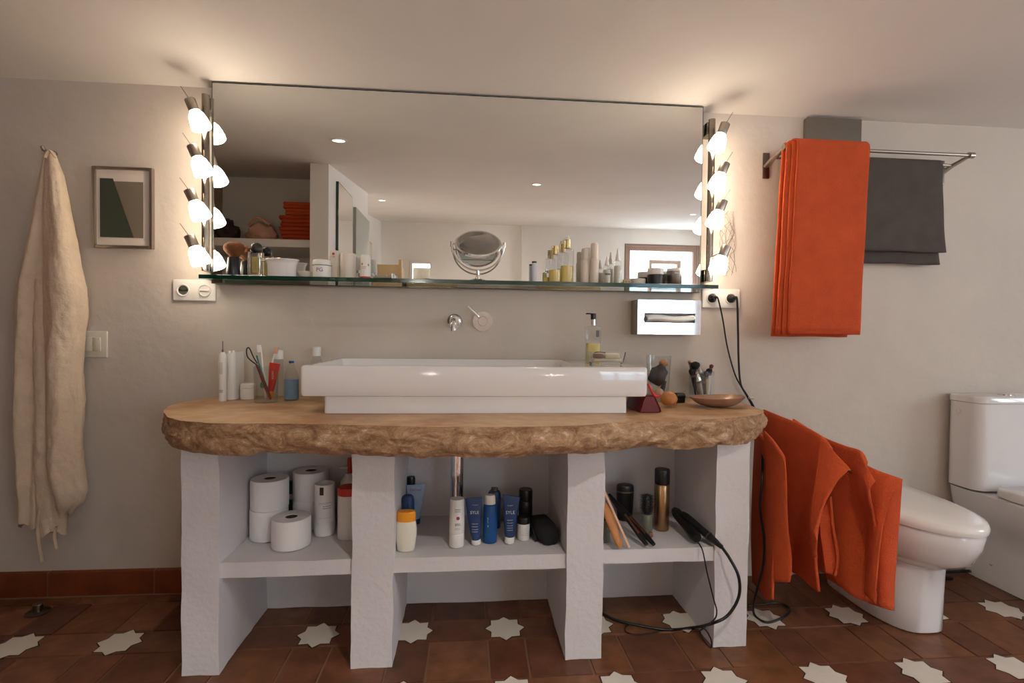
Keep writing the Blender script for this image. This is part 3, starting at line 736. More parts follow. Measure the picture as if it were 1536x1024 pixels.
# hem stripe of the orange towel: raised border
zf=1.040
for i in range(1):
    pts=[]
    box(bm,(XO0-.012,YR-.0475,zf+.001),(XO1-.032,YR-.035,zf+.016),.003)
h=solo('hem',bm,'orange2',None,None,(0,0,0)); h.parent=t_o; h.location=-V(t_o.location)
XG0=xat(1290,-.08,1.76); XG1=xat(1414,-.075,1.76)
drape('hand_towel','charcoal grey hand towel on the rear rod of the wall rail','grey',YR2,ZR-.016,XG0,XG1,1.392,1.345,1,th=.010,seed=5,slant=.004,flare=.018)
a=at(1212,175,-.03); b=at(1291,262,-.03)
t=thing('vent_panel','square grey metal panel on the wall behind the orange towel','panel',((a.x+b.x)/2,-.015,b.z))
bm=B(); box(bm,(a.x,-.03,b.z),(b.x,-.001,min(a.z,1.9625)),.002); part('cover',bm,'panel',t)
bm=B(); tube(bm,catmull([at(1233,173,-.02),at(1238,168,-.016),at(1246,166,-.012)],5),.0015,6); part('wire',bm,'cable',t)
# ------------------------------------------------------------------ sanitary ware
def dring(z,xc,w,yb,yf,n=40,pb=.35,pf=1):
    pts=[]; hy=(yb-yf); yc=yb-hy*.42
    for k in range(n):
        a=2*PI*k/n; cx=math.cos(a); sy=math.sin(a)
        if sy<0: pts.append((xc+w/2*math.copysign(abs(cx)**pf,cx), yc-(yc-yf)*abs(sy)**pf, z))
        else:
            pts.append((xc+w/2*math.copysign(abs(cx)**pb,cx), yc+(yb-yc)*abs(sy)**pb, z))
    return pts
xc=1.608
t=thing('toilet','white toilet with closed lid on narrow pedestal behind hanging towels','toilet',(xc,-.3,0))
bm=B()
prof=[(.002,.228,-.06,-.448),(.006,.234,-.06,-.453),(.12,.232,-.06,-.455),(.225,.232,-.06,-.460),(.240,.24,-.06,-.475),(.258,.28,-.06,-.515),(.29,.325,-.06,-.565),(.345,.353,-.06,-.59),(.385,.36,-.06,-.598),(.397,.352,-.06,-.592)]
loft(bm,[dring(z,xc,w,yb,yf,pf=.72 if z<.24 else 1) for z,w,yb,yf in prof]); part('pedestal_bowl',bm,'ceramic',t,50)
bm=B(); loft(bm,[dring(z,xc,w,yb,yf) for z,w,yb,yf in [(.399,.352,-.06,-.595),(.401,.364,-.06,-.606),(.412,.366,-.06,-.608),(.426,.360,-.06,-.604),(.432,.33,-.07,-.58),(.435,.2,-.12,-.47)]]); part('lid',bm,'ceramic2',t,60)
bm=B(); box(bm,(xc-.16,-.075,.40),(xc+.16,-.004,.455),.012,seg=3); part('rear_housing',bm,'ceramic2',t)
xc=2.29
t=thing('toilet','white close-coupled toilet with cistern at the right edge','toilet',(xc,-.3,0))
bm=B()
prof=[(.002,.20,-.005,-.48),(.05,.205,-.005,-.48),(.16,.215,-.005,-.49),(.22,.245,-.005,-.51),(.27,.31,-.005,-.56),(.32,.37,-.005,-.61),(.37,.395,-.005,-.64),(.395,.40,-.005,-.645)]
loft(bm,[dring(z,xc,w,yb,yf,pb=.25) for z,w,yb,yf in prof]); part('pan',bm,'ceramic',t,50)
bm=B(); lathe(bm,[(.009,.0),(.009,.004),(.0,.004)],(2.19,-.14,.09),14,rot=Matrix.Rotation(-PI/2,3,'Y')); part('fixing_screw',bm,'steel',t)
bm=B()
loft(bm,[rrect(xc-.2,xc+.2,-.165,-.008,.045,z) for z in(.402,.42,.6,.762)]); ct=part('cistern',bm,'ceramic',t,50)
bm=B(); loft(bm,[rrect(xc-.203,xc+.203,-.17,-.006,.045,z) for z in(.764,.785)]+[rrect(xc-.198,xc+.198,-.165,-.01,.042,.791)]); part('cistern_lid',bm,'ceramic',ct,50)
bm=B(); lathe(bm,[(.028,.791),(.028,.796),(.0,.797)],(xc,-.09,0),24); part('flush_button',bm,'chrome',ct)
p=at(1433,617,-.07); bm=B(); lathe(bm,[(.009,.0),(.009,.004),(.0,.005)],(xc-.2,-.075,.72),16,rot=Matrix.Rotation(-PI/2,3,'Y')); part('valve_cap',bm,'chrome',ct)
bm=B(); loft(bm,[dring(z,xc,w,yb,yf) for z,w,yb,yf in [(.398,.36,-.19,-.64),(.402,.366,-.185,-.645),(.424,.368,-.185,-.645),(.432,.355,-.19,-.635)]]); part('lid',bm,'ceramic2',t,50)
bm=B(); box(bm,(1.95,-.10,.002),(2.06,-.03,.02),.004); tube(bm,[(2.05,-.05,.014),(2.19,-.05,.016)],.006); solo('pipe_cover',bm,'black','small dark pipe connection on the floor between the toilets','pipe',(2.0,-.06,.002))
# ------------------------------------------------------------------ swivel rail with hanging towels
PV=at(1152,640,-.03)
t=thing('swivel_towel_rail','steel swivel towel rail under the hanging orange towels','towel rail',PV)
bm=B(); box(bm,(PV.x-.02,-.016,PV.z-.05),(PV.x+.02,-.001,PV.z+.03),.002); tube(bm,[(PV.x,-.025,PV.z-.045),(PV.x,-.025,PV.z+.025)],.009); part('bracket',bm,'steel',t)
# columns: for each column a depth and pixel points from the ridge down
def curtain(bm,cols,n=6,m=10,ripple=.004,seed=0,ytilt=0):
    K=max(len(c[1]) for c in cols)
    raw=[]
    for y,pts in cols:
        W=[at(a,b,y+ytilt*(b-650)/250.) for a,b in pts]
        raw.append(W)
    # resample every column to the same number of points
    def resamp(W,N):
        P_=catmull(W,10); L=[0]
        for i in range(1,len(P_)): L.append(L[-1]+(P_[i]-P_[i-1]).length)
        o=[]
        for k in range(N):
            d=L[-1]*k/(N-1); i=0
            while i<len(L)-2 and L[i+1]<d: i+=1
            f=(d-L[i])/max(1e-9,L[i+1]-L[i]); o.append(P_[i].lerp(P_[i+1],min(1,f)))
        return o
    N=34; R_=[resamp(W,N) for W in raw]
    rows=[]
    for k in range(N):
        row=catmull([c[k] for c in R_],m)
        for i,q in enumerate(row):
            u=i/len(row)
            q+=V((0,1,0))*ripple*math.sin(u*17+seed+k*.05)*(k/N)+V((0,1,0))*ripple*.6*noise.noise(V((u*6,k*.12,seed)))
        rows.append(row)
    loft(bm,rows,False,False)
def towelobj(label,sheets,mt,arm):
    bm=B()
    for s in sheets: curtain(bm,*s[:1],**s[1])
    p=at(arm[1][0],arm[1][1],arm[1][2])
    o=solo('bath_towel',bm,mt,label,'towel',(p.x,p.y,.2),'orange towels hanging on the swivel rail',smooth=70)
    solidify(o,.008)
    bm=B(); tip=at(*arm[0]); tube(bm,[PV+V((0,-.008,-.006)),tip-V((0,0,.03))],.0065,10); part('arm',bm,'steel',t)
    return o
# rear-most and widest: towel D (rightmost corner)
towelobj('orange towel with the corner furthest right, nearest the toilet lid',[
  ([(-.30,[(1235,663),(1238,700),(1236,780),(1240,866)]),(-.38,[(1262,684),(1266,730),(1262,800),(1262,880)]),(-.46,[(1290,694),(1296,740),(1290,800),(1286,893)]),(-.53,[(1312,704),(1316,745),(1312,820),(1308,906)]),(-.57,[(1334,712),(1330,760),(1322,830),(1322,910)]),(-.575,[(1353,718),(1349,760),(1343,830),(1340,915)])],dict(seed=1)),([(-.57,[(1300,702),(1302,740),(1306,800),(1298,890)]),(-.605,[(1330,710),(1320,750),(1313,810),(1306,898)]),(-.62,[(1352,718),(1338,742),(1322,800),(1312,905)])],dict(seed=7,ripple=.002))],'orange',[(1335,722,-.56),(1330,800,-.5)])
towelobj('orange towel with a curled back corner, second from the right',[
  ([(-.28,[(1190,628),(1190,700),(1186,780),(1190,842)]),(-.38,[(1232,654),(1234,720),(1230,800),(1236,858)]),(-.47,[(1266,668),(1268,740),(1262,800),(1262,880)]),(-.53,[(1290,676),(1290,740),(1300,820),(1284,896)]),(-.575,[(1300,692),(1296,738),(1312,810),(1312,904)])],dict(seed=2)),
  ([(-.575,[(1290,676),(1290,715),(1293,740),(1306,775),(1312,800)]),(-.60,[(1300,698),(1298,722),(1302,742),(1308,770),(1312,796)]),(-.615,[(1312,722),(1306,730),(1304,745),(1308,765),(1312,790)])],dict(seed=2,ripple=.001))],'orange',[(1278,694,-.50),(1280,800,-.5)])
towelobj('orange towel with a large pointed corner, middle of the swivel rail',[
  ([(-.10,[(1146,614),(1146,700),(1146,800),(1148,850)]),(-.24,[(1170,624),(1170,700),(1166,800),(1170,850)]),(-.36,[(1200,636),(1200,720),(1196,800),(1198,862)]),(-.46,[(1232,654),(1226,740),(1216,800),(1216,878)]),(-.52,[(1248,672),(1232,740),(1221,790),(1230,888)])],dict(seed=3)),
  ([(-.525,[(1232,654),(1224,720),(1216,780),(1221,830)]),(-.56,[(1252,678),(1238,730),(1222,785),(1224,835)]),(-.585,[(1275,703),(1256,722),(1238,750),(1225,790),(1222,800)])],dict(seed=3,ripple=.002)),
  ([(-.50,[(1228,770),(1230,800),(1234,830),(1238,858)]),(-.51,[(1240,752),(1246,790),(1254,825),(1250,862)]),(-.525,[(1246,744),(1250,790),(1257,838),(1253,864)])],dict(seed=4,ripple=.001))],'orange',[(1234,682,-.47),(1220,800,-.4)])
towelobj('orange towel hanging in narrow folds right beside the masonry pillar',[
  ([(-.12,[(1134,640),(1130,720),(1128,800),(1130,872)]),(-.28,[(1140,650),(1142,720),(1136,800),(1140,885)]),(-.40,[(1158,666),(1158,720),(1156,800),(1150,898)]),(-.46,[(1162,690),(1164,750),(1160,840),(1158,898)])],dict(seed=5)),
  ([(-.40,[(1146,646),(1150,700),(1150,780),(1152,868)]),(-.47,[(1162,664),(1164,700),(1162,780),(1164,840),(1164,872)]),(-.52,[(1176,686),(1178,720),(1180,790),(1186,840),(1184,872)]),(-.49,[(1170,690),(1172,740),(1174,800),(1172,868)])],dict(seed=6,ripple=.002))],'orange',[(1166,690,-.44),(1160,800,-.4)])
#PART2-BEGIN
# ------------------------------------------------------------------ small things
def stand(px,py,z,r):
    y=atz(px,py,z).y+r; return xat(px,y,z),y
def vessel(name,label,cat,x,y,z,r,h,parts,group=None,sy=1,seg=28,rot=None):
    """parts = [(part name, material, [(r,h) as fractions])]"""
    c=(x,y,z)
    if len(parts)==1:
        bm=B(); lathe(bm,[(a*r,b*h) for a,b in parts[0][2]],c,seg,sy=sy,rot=rot); return solo(name,bm,parts[0][1],label,cat,c,group)
    t=thing(name,label,cat,c,group)
    for pn,pm,pr in parts:
        bm=B(); lathe(bm,[(a*r,b*h) for a,b in pr],c,seg,sy=sy,rot=rot); part(pn,bm,pm,t)
    return t
def cyl(r,a,b,e=.02): return [(0,a),(r*.94,a),(r,a+e),(r,b-e),(r*.94,b),(0,b)]
Z1,Z2,Z3=[s+.0028 for s in SZ]
def T(x,y,z): return (x,y,z)
# --- bay 1
def roll(label,x,y,z,r=.060,h=.098,grp='white toilet rolls in the left bay'):
    c=(x,y,z); bm=B()
    lathe(bm,[(r*.31,.002),(r*.97,0),(r,.003),(r,h-.003),(r*.97,h),(r*.33,h),(r*.32,h-.001),(r*.31,h-.003),(r*.31,.002)],c,44)
    t=thing('toilet_roll',label,'toilet roll',c,grp); part('paper',bm,'paper',t)
    bm=B(); lathe(bm,[(r*.32,.001),(r*.32,h-.002),(r*.29,h-.002),(r*.29,.001)],c,32); lathe(bm,[(r*.29,.003),(0,.003)],c,32); part('core',bm,'card',t); return t
xa,ya=-.668,-.300; roll('white toilet roll at the bottom of the left stack of two',xa,ya,Z1); roll('white toilet roll on top of the left stack of two',xa+.001,ya+.002,Z1+.0985)
xb,yb=xat(466,-.204,Z1),-.204; roll('white toilet roll at the bottom of the rear stack behind the single roll',xb,yb,Z1); roll('white toilet roll on top of the rear stack, the highest of all',xb,yb,Z1+.0985)
ys=-.375; roll('single white toilet roll standing in front of the two stacks',-.570,ys,Z1,.060,.092)
x,y=stand(485,805,Z1,.034); x+=.004
t=thing('paper_tube','white cardboard tube with printed label beside the single toilet roll','tube',(x,y,Z1))
h=zat(724,x,y)-Z1
bm=B(); lathe(bm,[(0,0),(.034,0),(.0345,.003),(.0345,.046),(.0338,.047)],(x,y,Z1),36); part('base_cap',bm,'paper',t)
bm=B(); lathe(bm,[(.0335,.047),(.0335,h-.004),(.0325,h),(.030,h),(.030,h-.03),(0,h-.03)],(x,y,Z1),36); part('body',bm,'paper',t)
bm=B(); lathe(bm,[(.031,h-.028),(0,h-.026)],(x,y,Z1),30)
for k in range(6): 
    a=-.15+k*.05; box(bm,(x+.0345*math.sin(a)-.002,y-.0345*math.cos(a)-.0006,Z1+h-.032),(x+.0345*math.sin(a)+.002,y-.0345*math.cos(a)+.001,Z1+h-.006))
part('opening',bm,'card',t)
def strokes(parent,c,R,rows,m='ink',a0=-.6,a1=.6,name='fine_print',seed=0):
    """tiny unreadable print: short dashes wrapped on a cylinder"""
    rnd=random.Random(seed); bm=B(); c=V(c)
    for z,hh in rows:
        a=a0
        while a<a1:
            L=rnd.uniform(.06,.16)
            e=min(a1,a+L); p=[]
            for aa in (a,e): p.append(c+V((math.sin(aa)*R,-math.cos(aa)*R,z)))
            q=[bm.verts.new(v) for v in (p[0],p[1],p[1]+V((0,0,hh)),p[0]+V((0,0,hh)))]; bm.faces.new(q)
            a=e+rnd.uniform(.03,.06)
    return part(name,bm,m,parent,0)
strokes(t,(x,y,Z1),.0342,[(h-.06,.0012),(h-.064,.0006),(.062,.0006)],a0=-.3,a1=1.0,seed=1)
strokes(t,(x,y,Z1),.0342,[(h-.072,.002),(h-.079,.002)],a0=.1,a1=.9,seed=2)
x=xat(523,-.32,Z1); y=-.32; h=zat(728,x,y)-Z1
vessel('canister','white canister with red lid beside the second pillar','canister',x,y,Z1,.036,h,[('body','plastic',[(0,0),(.97,0),(1,.02),(1,.84),(0,.84)]),('lid','red',[(0,.84),(1.02,.842),(1.03,.94),(.95,.985),(0,1)])])
x=xat(436,-.158,Z1)
t=thing('carton','green and white carton behind the toilet rolls','box',(x,-.155,Z1)); bm=B()
box(bm,(x-.022,-.172,Z1),(x+.022,-.148,Z1+.145),.002); part('box_body',bm,'greenp',t); bm=B(); box(bm,(x-.0222,-.1725,Z1+.08),(x+.0222,-.1475,Z1+.10)); part('white_band',bm,'paper',t)
x=xat(522,-.19,Z1); t=thing('dispenser_bottle','bottle with red neck and white handle behind the red-lidded canister','bottle',(x,-.19,Z1))
bm=B(); lathe(bm,[(0,0),(.026,0),(.027,.003),(.027,.15),(.012,.17),(.012,.18),(0,.18)],(x,-.19,Z1),24); part('body',bm,'plastic',t)
bm=B(); lathe(bm,[(0,.18),(.009,.18),(.009,.235),(0,.235)],(x+.006,-.19,Z1),16); part('neck',bm,'red',t)
bm=B(); box(bm,(x-.03,-.197,Z1+.196),(x+.002,-.183,Z1+.204),.003); part('handle',bm,'plastic',t)
# --- bay 2
def prof_round(h0,h1,r,n=6):
    return [(r*math.cos(PI/2*k/n),h0+(h1-h0)*math.sin(PI/2*k/n)) for k in range(n+1)]
x,y=stand(606,829,Z2,.022); x+=.006; h=zat(765,x,y)-Z2
t=vessel('lotion_bottle','cream lotion bottle with orange cap at the front of the middle bay','bottle',x,y,Z2,.034,h,[('body','creamb',[(0,0),(.74,0),(.80,.02),(.98,.40),(1.0,.52),(.94,.66),(.86,.74),(0,.74)]),('cap','orangecap',[(0,.74),(.88,.742),(.90,.93),(.84,.985),(0,1)])],sy=.6)
x,y=stand(608,806,Z2,.02); y=max(y,-.35); x=xat(607,y,Z2)+.010; h=zat(741,x,y)-Z2
vessel('roll_on_bottle','navy domed deodorant behind the cream orange-capped bottle','bottle',x,y,Z2,.0225,h,[('body','navy',[(0,0),(.9,0),(.95,.02),(1,.55),(0,.55)]),('cap','navy',[(0,.55),(.98,.552)]+[(a,b) for a,b in [(.99,.7),(.96,.85),(.85,.94),(.6,.985),(0,1)]])],sy=.85)
def sqtube(name,label,x,y,z,r,w,h,capf,mb,mc,tilt=0,rz=0,capm=None,group=None,flip=True,skew=0):
    t=thing(name,label,'tube',(x,y,z),group); R=Matrix.Rotation(rz,3,'Z')@Matrix.Rotation(tilt,3,'Y')
    def ring(a,b,zz,dz=0):
        return [V((x,y,z))+R@V((a*math.cos(2*PI*k/28),b*math.sin(2*PI*k/28),zz+dz*math.cos(2*PI*k/28))) for k in range(28)]
    bm=B(); hc=h*capf
    loft(bm,[ring(r*.93,r*.93,0),ring(r,r,.002),ring(r,r,hc-.001),ring(r*.95,r*.95,hc)]); part('cap',bm,mc,t,45)
    bm=B(); L=[]
    for k in range(9):
        f=k/8; a=r*.96+(w/2-r*.96)*f**.8; b=r*.96*(1-f)**.75+.0014
        L.append(ring(a,b,hc+(h-hc)*f,-skew*f))
    loft(bm,L); part('body',bm,mb,t,60); return t
x,y=xat(623,-.215,Z2),-.215; h=zat(727,x,y)-Z2
M['lblue']=mat('pale_blue_tube',S(190,206,222),.35,col2=S(120,156,196),vscale=9)
tt=sqtube('cream_tube','pale blue and white cream tube standing at the back left','%s'%'tube' and x,y,Z2,.016,.068,h,.12,'lblue','navy') if False else sqtube('cream_tube','pale blue tube with red lettering behind the navy deodorant',x,y,Z2,.017,.068,h,.14,'lblue','navy')
text(tt,'Dermat',.013,(x,y-.006,Z2+h-.016),9,'redink')
x=xat(616,-.175,Z2); h=zat(714,x,-.175)-Z2
vessel('spray_bottle','white bottle with dark purple cap at the very back left','bottle',x,-.177,Z2,.017,h,[('body','plastic',[(0,0),(.97,0),(1,.02),(1,.76),(.8,.82),(0,.82)]),('cap','black',[(0,.82),(.95,.822),(.95,.95),(.8,1),(0,1)])],sy=.9)
x,y=stand(685,822,Z2,.023); h=zat(747,x,y)-Z2
t=vessel('cleanser_bottle','tall white bottle in front of the chrome drain pipe','bottle',x,y,Z2,.0245,h,[('cap','plastic',[(0,0),(.95,0),(1,.01),(.99,.275),(.96,.28),(0,.28)]),('body','plastic',[(0,.282),(.97,.283),(1.0,.30),(.99,.6),(.92,.97),(.88,1),(0,1)])])
bm=B(); ca=(x,y,Z2)
for k in range(8):
    pass
lathe(bm,[(.0055,0),(.0055,.0012),(0,.0014)],(x+.004,y-.0246,Z2+h*.63),18,rot=r90); part('round_emblem',bm,'magenta',t)
strokes(t,ca,.0250,[(h*.80,.0025),(h*.76,.002),(h*.50,.003),(h*.47,.003),(h*.42,.0012),(h*.39,.0012)],a0=-.22,a1=.50,seed=5)
x1_,y1_=stand(714,818,Z2,.015); h=zat(746,x1_,y1_)-Z2
tt=sqtube('cream_tube','dark blue tube standing against the white bottle, left of the blue bottle',x1_+.001,y1_,Z2,.0155,.056,h,.11,'navy','plastic',tilt=-.07)
text(tt,'SYLE',.014,(x1_-.006,y1_-.0105,Z2+h*.70),9,'whiteink'); strokes(tt,(x1_-.004,y1_+.005,Z2),.0205,[(h*.87,.001),(h*.46,.0012),(h*.40,.0012),(h*.34,.0012),(h*.29,.0012)],m='whiteink',a0=-.5,a1=.5,seed=8); text(tt,'3',.011,(x1_+.006,y1_-.0125,Z2+h*.18),9,'whiteink')
x,y=stand(733,818,Z2,.019); x+=.004; y+=.012; h=zat(741,x,y)-Z2
t=vessel('shampoo_bottle','deep blue bottle with white cap between the two dark blue tubes','bottle',x,y,Z2,.0235,h,[('body','blue',[(0,0),(.95,0),(1,.015),(1,.5),(.97,.70),(.9,.78),(.72,.80),(0,.80)]),('cap','plastic',[(0,.80),(.76,.802),(.74,.95),(.66,.99),(0,1)])],sy=.8)
text(t,'SYLE',.016,(x,y+.004,Z2+h*.45),.0226,'whiteink',rz=-.55,vertical=True)
x=xat(741,-.27,Z2); h=zat(731,x,-.27)-Z2
vessel('shampoo_bottle','tall dark blue bottle with grey cap behind the deep blue bottle','bottle',x,-.27,Z2,.023,h,[('body','navy',[(0,0),(.95,0),(1,.015),(1,.86),(.8,.92),(0,.92)]),('cap','dsteel',[(0,.92),(.55,.922),(.55,1),(0,1)])],sy=.75)
x,y=stand(764,816,Z2,.0155); h=zat(745,x,y)-Z2
tt=sqtube('cream_tube','dark blue tube standing alone in front of the black bottle',x,y,Z2,.0165,.058,h+.004,.14,'navy','plastic',tilt=.03,skew=.005)
text(tt,'SYLE',.015,(x+.001,y-.0112,Z2+h*.68),9,'whiteink'); strokes(tt,(x,y+.005,Z2),.0215,[(h*.84,.0012),(h*.52,.0015),(h*.46,.0012),(h*.40,.0012),(h*.35,.0012),(h*.30,.0012)],m='whiteink',a0=-.45,a1=.45,seed=9)
x,y=stand(788,800,Z2,.02); y=-.262; x=xat(788,y,Z2); h=zat(733,x,y)-Z2
vessel('hairspray_bottle','tall matt black bottle behind the small white jar','bottle',x,y,Z2,.0245,h,[('body','black',[(0,0),(.96,0),(1,.01),(1,.7),(.98,.705),(0,.705)]),('cap','black',[(0,.71),(1,.712),(1,.97),(.94,1),(0,1)])])
x,y=stand(785,811,Z2,.019); h=zat(774,x,y)-Z2
t=vessel('wax_jar','small white printed jar with black lid beside the dark blue tube','jar',x,y,Z2,.0215,h,[('body','plastic',[(0,0),(.90,0),(.94,.02),(1,.72),(0,.72)]),('lid','black',[(0,.72),(1.02,.722),(1.02,.96),(.95,1),(0,1)])])
strokes(t,(x,y,Z2),.0212,[(h*k,.0008) for k in (.25,.32,.39,.46,.53,.6)],a0=-.7,a1=.7,seed=12)
x=xat(751,-.20,Z2)
bm=B(); lathe(bm,[(0,0),(.022,0),(.028,.02),(.026,.05),(.015,.075),(0,.085)],(x,-.2,Z2),24,sy=.5); solo('dark_flask',bm,'olive','dark rounded flask half hidden behind the deep blue bottle','flask',(x,-.2,Z2))
# black case lying
t=thing('travel_case','black soft zip case lying at the right of the middle bay','case',(.255,-.37,Z2))
a=V((xat(803,-.30,.36),-.30,Z2+.036)); b=V((xat(826,-.425,.36),-.425,Z2+.030))
d=(b-a).normalized(); sd=V((-d.y,d.x,0)).normalized(); bm=B(); rg=[]
for f,wd,hh in((-.06,.02,.55),(0,.028,.85),(.25,.034,1.05),(.6,.035,1.0),(.95,.032,.9),(1.04,.024,.6)):
    c=a.lerp(b,f); H_=.031*hh
    rg.append([c+sd*wd*math.copysign(abs(math.cos(q))**.5,math.cos(q))+V((0,0,H_*math.copysign(abs(math.sin(q))**.6,math.sin(q))+H_-(c.z-Z2))) for q in [2*PI*k/28 for k in range(28)]])
loft(bm,rg); part('case_body',bm,'blackm',t,60)
bm=B(); tube(bm,catmull([a+V((-.035,-.03,-.0)),a.lerp(b,.4)+V((-.040,-.012,-.018)),a.lerp(b,.75)+V((-.036,-.01,-.024)),a.lerp(b,.3)+V((-.036,-.01,.008)),a+V((-.032,-.01,.012))],6),.0035,8,flat=1.8); part('wrist_strap',bm,'black',t)
# --- bay 3
def rod(name,label,cat,p0,p1,r0,r1,m,group=None,flat=1,extra=None):
    p0,p1=V(p0),V(p1); n=8; pts=[p0.lerp(p1,k/n) for k in range(n+1)]; rs=[r0+(r1-r0)*k/n for k in range(n+1)]; rs[0]*=.7; rs[-1]*=.7
    if extra:
        t=thing(name,label,cat,p1,group); bm=B(); tube(bm,pts,rs,12,flat=flat); part('handle',bm,m,t); extra(t); return t
    bm=B(); tube(bm,pts,rs,12,flat=flat); return solo(name,bm,m,label,cat,p1,group)
x=xat(906,-.43,Z3); 
vessel('glass_jar','small glass jar with dark lid half hidden by the third pillar','jar',x+.006,-.40,Z3,.022,.105,[('body','olive',[(0,0),(.95,0),(1,.03),(1,.7),(0,.7)]),('lid','black',[(0,.7),(.95,.702),(.95,1),(0,1)])])
x=xat(937,-.215,Z3); h=zat(726,x,-.215)-Z3
vessel('hairspray_bottle','glossy black rounded bottle at the back of the right bay','bottle',x,-.215,Z3,.033,h,[('body','black',[(0,0),(.80,0),(.84,.02),(.92,.3),(1,.8),(.98,.93),(.9,.985),(.7,1),(0,.985)]),('band','dsteel',[(1.003,.79),(1.012,.80),(1.012,.82),(1.0,.83)])],sy=.75)
M['copper']=mat('copper_trim',S(200,140,110),.3,1)
def pd(t):
    bm=B(); q0=at(906,765,-.40); q1=at(935,822,-.455)
    pts=[q0.lerp(q1,k/10) for k in range(11)]; tube(bm,pts,[.010,.016,.021,.0235,.024,.0235,.022,.019,.016,.013,.008],16,flat=.45); part('wooden_back',bm,'wood',t)
P0=V((xat(904,-.43,.46),-.43,zat(750,.47,-.43))); P1=V((xat(931,-.487,.345),-.487,Z3+.012))
bm=B(); pts=[P0.lerp(P1,k/10) for k in range(11)]; tube(bm,pts,[.007,.011,.016,.019,.020,.020,.019,.018,.017,.015,.009],16,flat=.55); solo('wooden_brush',bm,'wood','tan wooden hairbrush leaning beside the third pillar','hairbrush',P1,smooth=60)
P0=V((xat(907,-.40,.5),-.40,zat(738,.47,-.40))); P1=V((xat(944,-.476,.345),-.476,Z3+.006))
bm=B(); tube(bm,[P0,P1],[.006,.0055],10,flat=.6); solo('nail_file',bm,'skin','long pinkish strip leaning behind the tan wooden brush','nail file',P1)
for (a0,b0,c0,d0,yy,lb) in((914,741,970,822,-.30,'black straightener arm crossing in front, left one of the pair'),(920,748,981,819,-.27,'black straightener arm crossing behind, right one of the pair')):
    p0=V((xat(a0,yy,.5),yy,zat(b0,.5,yy))); p1=V((xat(c0,-.47,.345),-.47,Z3+.011))
    t=thing('styling_tongs',lb,'styling tool',p1,'black styling tongs in the right bay')
    bm=B(); pts=[p0.lerp(p1,k/8) for k in range(9)]; tube(bm,pts,[.006,.009,.010,.010,.0095,.009,.0095,.010,.007],12,flat=.8); part('arm',bm,'black',t)
    bm=B(); q0=p0.lerp(p1,.42)+V((.0,-.0095,.003)); q1=p0.lerp(p1,.78)+V((.0,-.0095,.003)); tube(bm,[q0,q1],.0035,8); part('copper_trim',bm,'copper',t)
x,y=stand(970,800,Z3,.018); y=max(y,-.345); x=xat(970,y,Z3); h=zat(770,x,y)-Z3
t=thing('round_brush','black bristled round brush on an olive grey stand beside the gold can','hairbrush',(x,y,Z3))
bm=B(); lathe(bm,[(0,0),(.017,0),(.018,.004),(.021,h*.95),(.019,h),(0,h)],(x,y,Z3),20); part('stand_cup',bm,'olive',t)
bm=B(); lathe(bm,[(0,h),(.012,h),(.012,h+.062),(.008,h+.068),(0,h+.068)],(x,y,Z3),16)
rnd=random.Random(3)
for k in range(9):
    for q in range(14):
        a=2*PI*q/14+k*.2; z=Z3+h+.006+k*.0068; e=V((math.cos(a),math.sin(a),.15)).normalized()*rnd.uniform(.027,.033)
        p=V((x,y,z)); n_=V((-math.sin(a),math.cos(a),0))*.003
        q_=[bm.verts.new(v) for v in (p-n_,p+n_,p+e)]; u_=[bm.verts.new(v+V((0,0,.003))) for v in (p-n_,p+n_)]
        bm.faces.new(q_); bm.faces.new((u_[0],u_[1],q_[2])); bm.faces.new((q_[0],u_[0],q_[2])); bm.faces.new((q_[1],u_[1],q_[2]))
part('bristle_barrel',bm,'black',t)
x,y=stand(976,806,Z3,.006); bm=B(); lathe(bm,[(0,0),(.007,.001),(.0095,.008),(.007,.016),(0,.018)],(x,y,Z3),14); solo('small_stopper',bm,'brownsoap','tiny brown round stopper at the foot of the gold can','stopper',(x,y,Z3))
x,y=stand(992,797,Z3,.0265); h=zat(703,x,y)-Z3
t=vessel('hairspray_can','tall gold hairspray can with black cap in the right bay','spray can',x,y,Z3,.0265,h,[('body','gold',[(0,0),(.95,0),(1,.01),(1,.74),(.93,.755),(0,.755)]),('cap','black',[(0,.757),(.97,.758),(1,.77),(1,.98),(.95,1),(0,1)])])
text(t,'GOLD',.011,(x,y,Z3+h*.58),.0265,'ink',rz=.25,vertical=True) if False else strokes(t,(x,y,Z3),.0268,[(h*.69,.0012),(h*.64,.006),(h*.60,.005),(h*.56,.005),(h*.52,.005)],a0=.28,a1=.42,seed=4)
# hair tools with cords
t=thing('hot_air_brush','black hot air styler lying against the right pillar','styling tool',(.74,-.42,Z3))
p0=V((xat(1012,-.30,.42),-.30,Z3+.062)); p1=V((xat(1046,-.455,.36),-.455,Z3+.021))
bm=B(); pts=[p0.lerp(p1,k/10) for k in range(11)]; tube(bm,pts,[.012,.018,.019,.019,.0185,.018,.0185,.019,.0195,.0195,.015],18); part('barrel',bm,'black',t)
q0=V((xat(1024,-.36,.42),-.36,Z3+.072)); q1=V((xat(1070,-.470,.36),-.470,Z3+.022)); q2=V((xat(1083,-.500,.36),-.500,Z3+.010))
bm=B(); tube(bm,[q0.lerp(q1,k/8) for k in range(9)]+[q2],[.008,.012,.013,.013,.0125,.012,.0125,.012,.0115,.007],16); hd=part('handle',bm,'black',t)
bm=B(); c_=q0.lerp(q1,.84); tube(bm,[c_,q0.lerp(q1,.87)],.0135,16); part('metal_ring',bm,'dsteel',hd)
